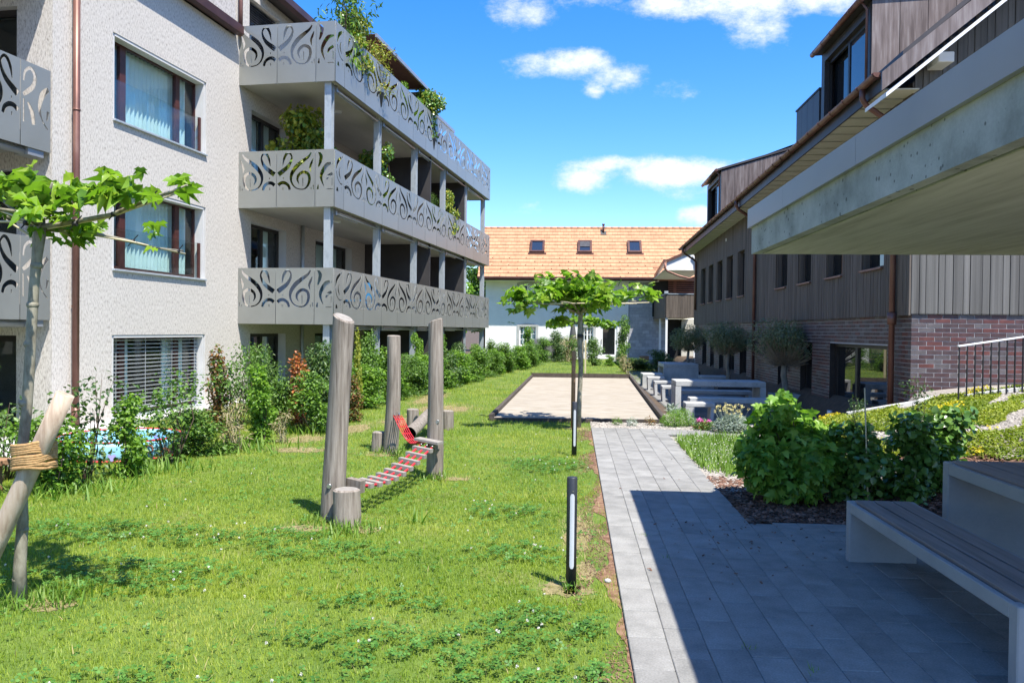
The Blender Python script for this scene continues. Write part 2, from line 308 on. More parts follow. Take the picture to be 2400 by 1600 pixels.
pm('bench_concrete', [(.215,.24,.25), (.27,.295,.305)], scale=2.5, rough=.65, bump=.08, fine=.07, big=.12)
pm('pool_blue', [(.22,.50,.62), (.30,.58,.70)], scale=4, rough=.3, bump=.04)
pm('pool_red', [(.52,.03,.04), (.60,.05,.06)], scale=4, rough=.35, bump=.0)
pm('pool_brown', [(.28,.11,.07), (.33,.14,.09)], scale=4, rough=.35, bump=.0)
pm('pool_lime', [(.36,.60,.06), (.44,.68,.10)], scale=4, rough=.35, bump=.0)
pm('pool_violet', [(.30,.26,.60), (.38,.34,.66)], scale=4, rough=.35, bump=.0)
pm('pool_yellow', [(.75,.62,.05), (.8,.7,.1)], scale=4, rough=.35, bump=.0)
pm('log_brown', [(.20,.10,.05), (.34,.20,.11)], scale=5, stretch=(.4, 3, 3), rough=.85, bump=.3)
pm('cover_olive', [(.16,.15,.085), (.22,.205,.12)], scale=3, rough=.8, bump=.1)
pm('cover_dark', [(.055,.058,.055), (.085,.088,.082)], scale=3, rough=.8, bump=.1)
pm('tile', [(.40,.20,.105), (.455,.235,.125), (.49,.265,.145)], scale=3, rough=.85, bump=.1, isl=.08, fine=.08, big=.10)
pm('slat_red', [(.13,.05,.03), (.20,.08,.05)], scale=4, rough=.7, bump=.1)
pm('blue_chair', [(.02,.16,.36), (.03,.20,.42)], scale=4, rough=.5, bump=0)
pm('awning_brown', [(.075,.033,.026), (.10,.047,.036)], scale=3, rough=.9, bump=.05)
pm('pot_grey', [(.06,.062,.065), (.09,.092,.095)], scale=6, rough=.6, bump=.05)
pm('terracotta', [(.28,.12,.07), (.36,.17,.10)], scale=6, rough=.85, bump=.1)
pm('planter_grey', [(.30,.32,.33), (.38,.40,.41)], scale=3, rough=.75, bump=.06)
def brick_mat():
    m, N, L, out = base_mat('brick'); b = N.new('ShaderNodeBsdfPrincipled'); L.new(b.outputs[0], out.inputs[0])
    oi = N.new('ShaderNodeObjectInfo'); g = N.new('ShaderNodeNewGeometry'); a = N.new('ShaderNodeMath'); a.operation = 'ADD'; f = N.new('ShaderNodeMath'); f.operation = 'FRACT'
    L.new(oi.outputs['Random'], a.inputs[0]); L.new(g.outputs['Random Per Island'], a.inputs[1]); L.new(a.outputs[0], f.inputs[0])
    cr = N.new('ShaderNodeValToRGB'); cr.color_ramp.interpolation = 'CONSTANT'; e = cr.color_ramp.elements
    cols = [(.062,.038,.038), (.095,.032,.028), (.075,.042,.039), (.11,.036,.029), (.085,.068,.067), (.058,.03,.03), (.10,.085,.084), (.078,.036,.034)]
    for i, c in enumerate(cols):
        el = e[i] if i < 2 else e.new(i/len(cols)); el.position = i/len(cols); el.color = (*c, 1)
    L.new(f.outputs[0], cr.inputs[0])
    tc = N.new('ShaderNodeTexCoord'); no = N.new('ShaderNodeTexNoise'); no.inputs['Scale'].default_value = 9; no.inputs['Detail'].default_value = 7
    ad = N.new('ShaderNodeVectorMath'); ad.operation = 'ADD'; mu = N.new('ShaderNodeMath'); mu.operation = 'MULTIPLY'; mu.inputs[1].default_value = 50; L.new(oi.outputs['Random'], mu.inputs[0]); L.new(tc.outputs['Object'], ad.inputs[0]); L.new(mu.outputs[0], ad.inputs[1]); L.new(ad.outputs[0], no.inputs['Vector'])
    mr = N.new('ShaderNodeMapRange'); mr.inputs[1].default_value = .3; mr.inputs[2].default_value = .7; mr.inputs[3].default_value = .75; mr.inputs[4].default_value = 1.3; L.new(no.outputs[0], mr.inputs[0])
    v = N.new('ShaderNodeVectorMath'); v.operation = 'SCALE'; L.new(cr.outputs[0], v.inputs[0]); L.new(mr.outputs[0], v.inputs['Scale']); L.new(v.outputs[0], b.inputs['Base Color'])
    b.inputs['Roughness'].default_value = .55
    bp = N.new('ShaderNodeBump'); bp.inputs['Strength'].default_value = .2; bp.inputs['Distance'].default_value = .004; L.new(no.outputs[0], bp.inputs['Height']); L.new(bp.outputs[0], b.inputs['Normal'])
    MATS['brick'] = m
brick_mat()
glassm('glass', (.90,.955,.95), 1.15)
glassm('glass_rail', (.93,.97,.96), .9)
def darkglass(name, col, ior=1.5, spec=.5):
    m, N, L, out = base_mat(name); b = N.new('ShaderNodeBsdfPrincipled'); b.inputs['Base Color'].default_value = (*col, 1); b.inputs['Roughness'].default_value = .02; b.inputs['IOR'].default_value = ior; b.inputs['Specular IOR Level'].default_value = spec
    L.new(b.outputs[0], out.inputs[0]); MATS[name] = m
darkglass('pane_dark', (.012,.014,.016), 1.55); darkglass('pane_mirror', (.012,.014,.014), 1.9, 1.0); darkglass('pane_sky', (.02,.03,.05), 1.6, .8)
leafm('leaf_plane', [(.075,.165,.014), (.12,.24,.02), (.19,.32,.035), (.28,.38,.06)], .42, .38)
leafm('leaf_light', [(.08,.17,.016), (.14,.27,.026), (.23,.37,.045)], .4)
leafm('leaf_mid', [(.05,.11,.016), (.09,.18,.026), (.16,.27,.045)], .32)
leafm('leaf_dark', [(.032,.075,.018), (.06,.12,.026), (.11,.17,.04)], .25)
leafm('leaf_bronze', [(0.078,0.054,0.019), (0.248,0.085,0.028), (0.109,0.139,0.031), (0.341,0.139,0.046)], .3)
leafm('leaf_orange', [(0.310,0.085,0.028), (0.465,0.147,0.046), (0.139,0.139,0.031)], .3)
leafm('leaf_yellow', [(0.155,0.202,0.023), (0.279,0.310,0.039), (0.434,0.419,0.062)], .35)
leafm('leaf_olive', [(.11,.15,.065), (.17,.21,.10), (.28,.31,.19)], .18, .5)
leafm('leaf_silver', [(0.220,0.275,0.220), (0.330,0.385,0.330)], .25)
leafm('leaf_gloss', [(.055,.13,.022), (.10,.20,.034), (.16,.28,.052)], .22, .28, .6)
leafm('leaf_currant', [(.075,.18,.02), (.12,.26,.03), (.19,.34,.042), (.27,.42,.065)], .34, .42)
leafm('leaf_straw', [(0.240,0.192,0.096), (0.336,0.288,0.160), (0.176,0.176,0.064)], .3)
leafm('grass', [(.105,.185,.012), (.165,.255,.018), (.24,.32,.026), (.33,.37,.045), (.43,.39,.11)], .4, .5, patch=.6)
leafm('dry_grass', [(.33,.26,.115), (.42,.34,.16), (.27,.25,.085)], .25, .7)
leafm('grass_dark', [(.08,.17,.015), (.14,.25,.028), (.23,.32,.06)], .35, .5)
leafm('clover', [(.045,.13,.018), (.075,.19,.028), (.13,.27,.045)], .3, .5)
leafm('sedum', [(.11,.16,.014), (.17,.23,.02), (.27,.30,.024), (.10,.17,.02)], .3, .6, patch=1.1)
leafm('sedum_yellow', [(0.550,0.420,0.010), (0.660,0.520,0.015), (0.420,0.360,0.015)], .3, .6)
leafm('petal_white', [(0.600,0.550,0.500), (0.720,0.700,0.660)], .2, .7)
leafm('petal_pink', [(0.620,0.090,0.400), (0.700,0.160,0.500)], .2, .7)
leafm('petal_cream', [(0.620,0.520,0.200), (0.720,0.640,0.360)], .2, .7)
g = MATS

# ------------------------------------------------------------------ ground
def ss(a, b, x): t = np.clip((x-a)/(b-a), 0, 1); return t*t*(3-2*t)
def H(x, y):
    x = np.asarray(x, float); y = np.asarray(y, float)
    terrace = -.32*ss(1.95, 2.35, x)*ss(14.0, 16.2, y) - .32*ss(4.6, 5.2, x)*ss(12.9, 13.9, y)*(1-ss(14.0, 16.2, y))
    mound = .66*ss(1.75, 6.0, x)*ss(7.05, 9.2, y)*(1-ss(12.3, 13.45, y)*(1-ss(5.0, 5.6, x)))
    slope = .16*ss(5.0, 7.2, x)*ss(9.5, 12.5, y)
    tr = terrace*(1-ss(5.0, 5.5, x)*(1-ss(13.5, 13.6, y)))
    bump = .02*np.sin(x*2.1+y*1.3)*np.sin(y*1.7-x*.6)*ss(1.9, 3, x)*(1-ss(13, 14, y))
    lawn = -.03*ss(-3.5, -8, x)
    return tr + mound + slope*(1-ss(13.5, 13.6, y)) + bump + lawn
def grid_sheet(name, xs, ys, dz, m, keep=None, kind=True):
    X, Y = np.meshgrid(xs, ys); Z = H(X, Y) + dz; V = np.stack([X, Y, Z], -1).reshape(-1, 3); nx = len(xs)
    i, j = np.meshgrid(np.arange(nx-1), np.arange(len(ys)-1)); a = (j*nx+i).ravel(); F = np.stack([a, a+1, a+nx+1, a+nx], 1)
    if keep is not None:
        c = V[F].mean(1); F = F[keep(c[:, 0], c[:, 1])]
    o = obj(name, np_mesh(name, V, F, True), m); struct(o); return o
xs = np.concatenate([[-900, -200, -60, -25], np.arange(-14, 9.01, .2), [14, 25, 60, 200, 900]]); ys = np.concatenate([[-900, -200, -40, -10], np.arange(-3, 50.01, .2), [56, 70, 120, 300, 1500]])
def gkeep(x, y): return np.ones_like(x, bool)
grid_sheet('ground', xs, ys, -.03, g['soil'], gkeep)
# lawn: everything left of the path, round the sand court and up to the far house
CX0, CX1, CY0, CY1 = -1.43, 1.72, 14.25, 27.1          # sand court
def in_lawn(x, y):
    a = (x < .295) & (y < 14.1)
    b = (y >= 14.1) & (y < 45.6) & (x < 4.0) & ~((x > CX0-.1) & (x < CX1+.15) & (y < CY1+.1)) & ((x < CX0-.05) | (y > CY1+.05)) & ~((x > 2.2) & (y < 30))
    return (a | b)
lx = np.concatenate([np.arange(-13, .25, .1), [.2999], np.arange(.4, 4.2, .1)]); ly = np.arange(1.0, 46, .1)
grid_sheet('lawn', lx, ly, 0, g['lawn_soil'], in_lawn)
def rect_sheet(name, x0, x1, y0, y1, z, m): return struct(MB().quad((x0,y0,z), (x1,y0,z), (x1,y1,z), (x0,y1,z)).build(name, m))
# sand court with its timber edging boards
ca = rad(1.2)
court = MB().quad((-1.43,14.25,.03), (1.55,14.45,.03), (1.86,27.2,.03), (-1.36,27.0,.03)).build('sand_court', g['court_sand']); struct(court)
fr = thing('court_edging', 'dark timber edging boards round the pale sand court', 'edging', (.2, 20, 0))
for p, q in (((-1.47,14.2,-.05), (1.6,14.41,-.05)), ((-1.47,14.25,.0), (-1.40,27.05,.0)), ((1.6,14.35,.02), (1.92,27.25,.02)), ((-1.42,27.05,.07), (1.92,27.27,.07))):
    MB().bar(Vector(p)-fr.location, Vector(q)-fr.location, .07, .2).build('edging_board', g['edge_timber'], fr)
ya_ = np.arange(2.5, 13.3, .06); wv = .62*np.clip(.075+.07*np.sin(ya_*2.7)+.05*np.sin(ya_*6.1+1)+.035*np.sin(ya_*13.3), .012, .24)
ss_ = MB()
for i in range(len(ya_)-1): ss_.quad((.3,ya_[i],.005), (.3,ya_[i+1],.005), (.3-wv[i+1],ya_[i+1],.005), (.3-wv[i],ya_[i],.005))
struct(ss_.build('soil_strip', g['red_soil']))
# path, patio: concrete pavers laid one by one
RNG = random.Random(11)
path = struct(MB().quad((.30,1.6,.006), (4.9,1.6,.006), (4.9,6.86,.006), (1.49,6.86,.006), (1.45,12.0,.006), (1.42,13.25,.006), (.30,13.25,.006)).build('path', g['joint_sand']))
def paver_mesh():
    mb = MB(); mb.box(-.0991, .0991, -.1972, .1972, -.03, .0, .004); return mb.mesh('paver')
PVM = paver_mesh(); PVM.materials.append(g['paver'])
pav = []
def lay(cx, y0, y1, wid=.2, off=0.):
    y = y0 - off
    while y < y1 - .02:
        a, b = max(y, y0), min(y+.4, y1)
        if b-a > .08: pav.append((cx, (a+b)/2, wid/.2, (b-a)/.4))
        y += .4
for c in range(6): lay(.30+.197*(c+.5), 3.0, 13.25 if c < 6 else 12.2, .197, (.2 if c % 2 else 0)+.06*(c % 3))
for c in range(17): lay(1.482+.2*(c+.5), 3.0, 6.86, .2, (.2 if c % 2 == 0 else 0)+.05*(c % 3))
def pvis(p):
    v = CM.transposed() @ Vector((p[0], p[1], -EYE)); x, y = 1200+FPX*v.x/-v.z, 800-FPX*v.y/-v.z
    return -60 < x < 2460 and y < 1720
rest = MB(); npv = 0
for p in sorted(pav, key=lambda p: p[1]):
    if pvis(p) and npv < 299:
        npv += 1; o = obj('paver', PVM, None, path, (p[0], p[1], .024+RNG.uniform(-.0015, .0015)), (RNG.uniform(-.003, .003), RNG.uniform(-.004, .004), RNG.uniform(-.004, .004))); o.scale = (p[2], p[3], 1)
    else: rest.box(p[0]-.0965*p[2], p[0]+.0965*p[2], p[1]-.196*p[3], p[1]+.196*p[3], 0, .024)
if rest.v: part_stuff(rest.build('paver', g['paver'], path))
# branch of the path to the right
br = struct(MB().quad((1.43,12.55,.004), (2.6,12.35,.004), (2.7,12.95,.004), (1.43,13.25,.004)).build('side_path', g['joint_sand']))
for i in range(3):
    for j in range(3):
        x = 1.64+.4*j; y = 12.72+.2*i-.12*(x-1.43); obj('paver', PVM, None, br, (x, y, .022+RNG.uniform(-.001, .001)), (0, 0, rad(90-7)))
# terrace paving beyond
ter = MB()
for i in range(16):
    for j in range(40):
        x = 2.38+.2*i; y = 15.9+.4*j+(.2 if i % 2 else 0); ter.box(x+.004, x+.196, y+.004, y+.396, -.33, -.305+.002*RNG.random())
terrace = struct(MB().quad((2.35,15.6,-.315), (5.5,15.6,-.315), (5.5,40,-.315), (2.35,40,-.315)).build('terrace', g['joint_sand'])); part_stuff(ter.build('paver', g['paver'], terrace))
# planting beds on the right
bx = np.arange(1.47, 8.2, .12); by = np.arange(6.88, 13.6, .12)
grid_sheet('planting_bed', bx, by, .004, g['mulch'], lambda x, y: (y < 8.75+.25*np.sin(x*2.3)) & (x < 5.6))
grid_sheet('gravel_bed', bx, by, .006, g['gravel'], lambda x, y: (y >= 8.75+.25*np.sin(x*2.3)) & ~((x < 2.75) & (y > 12.33)))
grid_sheet('gravel_strip', np.arange(.3, 3.3, .1), np.arange(13.27, 15.9, .1), .004, g['gravel'], lambda x, y: (y < 14.15) | (x > 1.75))
# paved strip along the left building
LA = rad(6.03); LDv = Vector((math.sin(LA), math.cos(LA), 0)); NLv = Vector((math.cos(LA), -math.sin(LA), 0))
def lw(n, s, z=0): return NLv*(n-9.06) + LDv*s + Vector((0, 0, z))
st = MB()
P4 = [lw(.0,8,.035), lw(.0,33,.035), lw(.5,33,.035), lw(.5,11.6,.035), lw(1.25,11.2,.035), lw(2.0,10.2,.035), lw(2.2,8,.035)]
st.add(P4 + [p-Vector((0, 0, .09)) for p in P4], [tuple(range(7))[::-1]] + [(i, (i+1) % 7, 7+(i+1) % 7, 7+i) for i in range(7)])
struct(st.build('house_terrace', g['white_stone']))
# ================================================================== left apartment building (local frame: x out of the wall, y along it)
apt = thing('apartment_building', 'four storey stuccoed apartment block with ornamental cut out balcony panels left of the lawn', 'building', NLv*(-9.06), -LA)
def wall_cells(mb, s0, s1, z0, z1, holes, n=0, depth=.2, rev=None):
    """front skin with openings, reveals going back by depth (rev: separate builder for reveals)"""
    S = sorted({s0, s1, *[h[0] for h in holes], *[h[1] for h in holes]}); Z = sorted({z0, z1, *[h[2] for h in holes], *[h[3] for h in holes]})
    for a, b in zip(S, S[1:]):
        for c, d in zip(Z, Z[1:]):
            if any(h[0] <= a and b <= h[1] and h[2] <= c and d <= h[3] for h in holes): continue
            mb.quad((n,a,c), (n,b,c), (n,b,d), (n,a,d))
    for a, b, c, d in holes:
        r = MB() if rev is not None else mb
        if rev is not None: rev.append(r)
        r.quad((n,a,c), (n,a,d), (n-depth,a,d), (n-depth,a,c)); r.quad((n,b,d), (n,b,c), (n-depth,b,c), (n-depth,b,d))
        r.quad((n,a,d), (n,b,d), (n-depth,b,d), (n-depth,a,d)); r.quad((n,b,c), (n,a,c), (n-depth,a,c), (n-depth,b,c))
LV = [0.0, 1.89, 4.40, 7.05]         # floor levels
big = [(12.0,14.8,.02,1.46), (12.0,14.8,2.54,4.02), (12.0,14.8,5.05,6.53)]
balc = []
for fz, hd in ((0.02,1.47), (1.90,3.98), (4.41,6.49)):
    balc += [(16.62,18.35,fz,hd), (20.05,22.6,fz,hd), (25.0,27.2,fz,hd), (28.9,30.9,fz,hd)]
attic = [(16.5,17.95,7.1,8.95), (20.0,22.5,7.1,8.9), (25.5,28.5,7.1,8.9)]
wl = MB(); rv = []
wall_cells(wl, 10.65, 32.0, -.1, 7.86, big+balc+[(a, b, c, 7.86) for a, b, c, d in attic], rev=rv)
wall_cells(wl, 15.9, 32.0, 7.86, 9.2, [(a, b, 7.86, d) for a, b, c, d in attic], rev=rv)
# return wall of the left loggia (faces the camera) and its back wall
for z0, z1 in ((-.1,0.02), (1.45,1.95), (3.98,4.45), (6.46,9.4)): wl.quad((0,10.65,z0), (-2.6,10.65,z0), (-2.6,10.65,z1), (0,10.65,z1))
for z0, z1 in ((.02,1.45), (1.95,3.98), (4.45,6.46)):
    wl.quad((0,10.65,z0), (-.62,10.65,z0), (-.62,10.65,z1), (0,10.65,z1)); wl.quad((-2.2,10.65,z0), (-2.6,10.65,z0), (-2.6,10.65,z1), (-2.2,10.65,z1))
    rv.append(MB()); rv[-1].quad((-.62,10.65,z0), (-.62,10.85,z0), (-.62,10.85,z1), (-.62,10.65,z1)); rv[-1].quad((-.62,10.65,z1), (-.62,10.85,z1), (-2.2,10.85,z1), (-2.2,10.65,z1))
wl.quad((-2.6,2,-.1), (-2.6,10.65,-.1), (-2.6,10.65,7.9), (-2.6,2,7.9)); wl.quad((0,32,-.1), (-9,32,-.1), (-9,32,9.2), (0,32,9.2)); wl.quad((0,15.9,7.86), (-6,15.9,7.86), (-6,15.9,9.2), (0,15.9,9.2))
wl.build('wall', g['stucco'], apt); [q.build('reveal', g['reveal_white'], apt) for q in rv]
MB().box(-2.75,-2.65,10.9,31.9,-.1,9.15).build('inner_wall', g['interior'], apt)
for z in (1.62, 4.13, 6.72): MB().box(-2.65,-.3,10.9,31.9,z,z+.25).build('floor_slab', g['interior'], apt)
def wavy(n, s0, s1, z0, z1, amp=.035, pitch=.11, seed=0):
    r = random.Random(seed); k = max(8, int((s1-s0)/pitch*6)); V = []; ph = r.random()*6
    for i in range(k+1):
        s = s0+(s1-s0)*i/k; d = amp*math.sin(2*math.pi*(s-s0)/pitch+ph+.8*math.sin(s*5)); V += [(n+d, s, z0), (n+d, s, z1)]
    return np_mesh('curtain', V, [(2*i, 2*i+2, 2*i+3, 2*i+1) for i in range(k)], True)
def window(s0, s1, z0, z1, mull, m='brown_frame', n=-.2, fw=.075, curtain=None, glass='glass', sill=True, extra=None):
    f = MB()
    f.box(n-.07, n, s0, s0+fw, z0, z1); f.box(n-.07, n, s1-fw, s1, z0, z1); f.box(n-.068, n-.002, s0+fw, s1-fw, z0, z0+fw); f.box(n-.068, n-.002, s0+fw, s1-fw, z1-fw, z1)
    for c, w in mull: f.box(n-.072, n+.004, c-w/2, c+w/2, z0+fw, z1-fw)
    w_ = f.build('window', g[m], apt); e = [s0+fw] + [x for c, w in mull for x in (c-w/2, c+w/2)] + [s1-fw]
    for a, b in zip(e[::2], e[1::2]): MB().box(n-.045, n-.03, a, b, z0+fw, z1-fw).build('pane', g[glass], w_)
    if curtain:
        for i, (a, b) in enumerate(curtain): obj('curtain', wavy(n-.2, a, b, z0+.03, z1-.02, seed=int(s0*7+z0*3+i)), g['curtain'], w_)
    if sill: MB().box(n-.0, .045, s0-.02, s1+.02, z0-.03, z0+.005, .004).build('sill', g['galvanised'], w_)
    return w_
for k, (z0, z1) in enumerate(((.05,1.46), (2.57,4.02), (5.08,6.53))):
    w_ = window(12.02, 14.78, z0, z1, [(12.52,.15), (14.13,.13)], curtain=[(12.1,14.7)] if k else [(12.3,12.9), (13.9,14.6)])
    [MB().box(-.2,-.02,q,q+.045,z0,z1).build('guide_rail', g['reveal_white'], w_) for q in (12.02, 14.735)]
    MB().box(-.19,-.01,12.06,14.735,z1-.05,z1-.004).build('blind_box', g['reveal_white'], w_)
    if k:
        gl = MB().box(-.085,-.07,12.1,14.7,z0+.01,z0+.72).build('glass_guard', g['glass_rail'], w_)
        [MB().box(-.1,-.055,q-.025,q+.025,z0+.0,z0+.72).build('guard_bracket', g['brown_frame'], w_) for q in (12.09, 14.68)]
    else:
        for i in range(18): 
            s_ = MB(); z = 1.36-.069*i; s_.quad((-.15,12.08,z-.006), (-.15,14.72,z-.006), (-.115,14.72,z+.012), (-.115,12.08,z+.012)); s_.quad((-.15,12.08,z-.009), (-.115,12.08,z+.009), (-.115,14.72,z+.009), (-.15,14.72,z-.009))
            s_.quad((-.115,12.08,z+.012), (-.115,14.72,z+.012), (-.115,14.72,z-.004), (-.115,12.08,z-.004)); s_.build('slat', g['blind_metal'], w_)
        c_ = MB()
        for s in (12.25,13.05,13.85,14.6): c_.box(-.112,-.108,s-.006,s+.006,.17,1.4)
        c_.box(-.155,-.11,12.08,14.72,.135,.165); c_.build('ladder_cord', g['blind_metal'], w_)
for k, (a, b, c, d) in enumerate(balc): window(a+.02, b-.02, c, d, [((a+b)/2,.12)], 'dark_frame', curtain=[(a+.15,a+.5+.2*(k % 3)), (b-.7,b-.2)] if k % 2 == 0 else [(a+.9,b-.3)], sill=False)
for a, b, c, d in attic:
    w_ = window(a+.02, b-.02, c, d, [((a+b)/2,.1)], 'dark_frame', sill=False)
    if a < 17:
        for i in range(20): MB().box(-.14,-.1,a+.04,b-.04,d-.05-.055*i,d-.042-.055*i).build('slat', g['dark_blind'], w_, None, None)
for z0, z1 in ((.02,1.45), (1.95,3.98), (4.45,6.46)):
    f = MB(); f.box(-.70,-.62,10.78,10.85,z0,z1); f.box(-2.2,-2.12,10.78,10.85,z0,z1); f.box(-2.12,-.70,10.78,10.85,z1-.1,z1); f.box(-2.12,-.70,10.78,10.85,z0,z0+.06)
    f = f.build('window', g['dark_frame'], apt); MB().box(-2.12,-.70,10.8,10.82,z0+.06,z1-.1).build('pane', g['glass'], f)
    obj('curtain', np_mesh('curtain', [(-1.0+.25*i+(.03 if j else -.03), 11.0+.04*j, z) for i in range(2) for j in range(2) for z in (z0, z1)], [(0,2,3,1), (4,6,7,5)]), g['curtain'], f)
MB().box(-2.6,-.25,10.95,11.0,-.1,8).build('inner_wall', g['dark_room'], apt)
# ---------------------------------------------------------------- ornamental panels: holes cut through a sheet
def stroke(pts, ws, sub=6):
    P = [Vector(p).to_2d() for p in pts]; n = len(P); C = []; Wd = []
    for i in range(n-1):
        p0, p1, p2, p3 = P[max(i-1, 0)], P[i], P[i+1], P[min(i+2, n-1)]
        for k in range(sub):
            t = k/sub; C.append(.5*((2*p1)+(p2-p0)*t+(2*p0-5*p1+4*p2-p3)*t*t+(3*p1-p0-3*p2+p3)*t**3)); Wd.append(ws[i]*(1-t)+ws[i+1]*t)
    C.append(P[-1]); Wd.append(ws[-1]); A = []; B = []
    for i, c in enumerate(C):
        t = (C[min(i+1, len(C)-1)]-C[max(i-1, 0)]).normalized(); nn = Vector((-t.y, t.x)); A.append(c+nn*Wd[i]/2); B.append(c-nn*Wd[i]/2)
    return A+B[::-1]
def px(pts, x0=55, sx=577, flip=False): return [((p[0]-x0)/sx, (1070-p[1])/723.) for p in pts]
def slit(x, y0, y1, w=11, **k): return [Vector(p) for p in px([(x-w/2,y0), (x+w/2,y0), (x+w/2,y1), (x-w/2,y1)], **k)]
def unit_holes():
    h = []
    # u is scaled by width .885, so stroke in metres then divide
    def st_(pts, ws):
        q = [((p[0]-55)/652., (1070-p[1])/723.) for p in pts]; return [Vector((v.x/.885, v.y)) for v in stroke(q, [w/690. for w in ws])]
    h.append(st_([(108,215),(150,290),(240,362),(330,440),(397,540),(415,635),(385,725),(318,782),(222,792),(160,735),(138,640),(160,560),(232,530),(298,575),(318,645),(290,715)], [14,36,56,66,56,38,24,16,18,36,46,46,44,44,34,6]))
    h.append(st_([(84,322),(108,390),(130,460),(118,535)], [6,34,34,6]))
    h.append(st_([(604,560),(540,510),(470,450),(420,370),(404,290),(440,228),(482,240),(520,320),(540,430)], [72,70,58,40,24,30,42,36,6]))
    h.append(st_([(432,800),(452,735),(505,692),(560,690),(606,725)], [36,44,48,50,52]))
    for x, a, b in ((80,730,800), (112,765,800), (236,615,745), (534,760,800), (530,602,628)): h.append(slit(x, a, b))
    return h
def panel_mesh(name, holes, mirror=False, wid=1.):
    cu = bpy.data.curves.new(name, 'CURVE'); cu.dimensions = '2D'; cu.fill_mode = 'BOTH'; cu.extrude = .004
    def sp(pts):
        s = cu.splines.new('POLY'); s.points.add(len(pts)-1); s.use_cyclic_u = True
        for q, p in zip(s.points, pts): q.co = ((wid-p[0] if mirror else p[0]), p[1], 0, 1)
    sp([(.004,0), (wid-.004,0), (wid-.004,1.22), (.004,1.22)])
    for h in holes: sp(h)
    o = bpy.data.objects.new(name, cu); COL.objects.link(o); dg = bpy.context.evaluated_depsgraph_get()
    me = bpy.data.meshes.new_from_object(o.evaluated_get(dg)); bpy.data.objects.remove(o); bpy.data.curves.remove(cu)
    n = len(me.vertices); co = np.zeros(n*3, np.float32); me.vertices.foreach_get('co', co); co = co.reshape(-1, 3)[:, [2, 0, 1]]; me.vertices.foreach_set('co', co.ravel().copy()); me.materials.clear(); me.materials.append(g['panel_metal']); me.update(); return me
UH = unit_holes(); PA = panel_mesh('balcony_panel', UH); PB = panel_mesh('balcony_panel', UH, True)
def mst(pts, ws, x0, sx, y0=1070, sy=723.): return stroke([((p[0]-x0)/sx, (y0-p[1])/sy) for p in pts], ws)
hA = [mst([(1298,218),(1338,290),(1330,370),(1300,455)], [.04,.08,.07,.03], 1250, 690), mst([(1528,405),(1440,425),(1372,515),(1342,620),(1385,755)], [.03,.09,.085,.06,.012], 1250, 690),
      mst([(1520,560),(1455,600),(1432,655)], [.06,.06,.02], 1250, 690), mst([(1290,800),(1298,730)], [.05,.02], 1250, 690), mst([(1430,797),(1528,800)], [.014,.014], 1250, 690), mst([(1515,630),(1515,755)], [.014,.014], 1250, 690)]
PC = panel_mesh('balcony_panel', hA, wid=.43)
hB = [mst([(1690,250),(1622,350),(1597,480)], [.04,.10,.03], 1568, 290), mst([(1597,510),(1612,600),(1650,670),(1692,683)], [.03,.025,.02,.03], 1568, 290), mst([(1655,430),(1640,520),(1662,610)], [.02,.06,.012], 1568, 290), mst([(1612,815),(1612,755)], [.13,.04], 1568, 290), mst([(1582,220),(1576,300)], [.02,.01], 1568, 290), mst([(1675,730),(1675,815)], [.014,.014], 1568, 290)]
PD = panel_mesh('balcony_panel', hB, wid=.5)
hC = [stroke([(.06,.93),(.09,1.07),(.19,1.14),(.27,1.05),(.24,.9),(.13,.79),(.05,.73)], [.03,.04,.05,.06,.07,.07,.05]), stroke([(.06,.67),(.06,.34)], [.025,.025]), stroke([(.14,.64),(.22,.5),(.25,.34)], [.03,.08,.06]), stroke([(.53,.93),(.42,.82),(.36,.62),(.41,.45),(.52,.33)], [.07,.1,.06,.02,.02]), stroke([(.53,.6),(.5,.46)], [.06,.02])]
PE = panel_mesh('balcony_panel', hC, wid=.58)
BN = 2.215
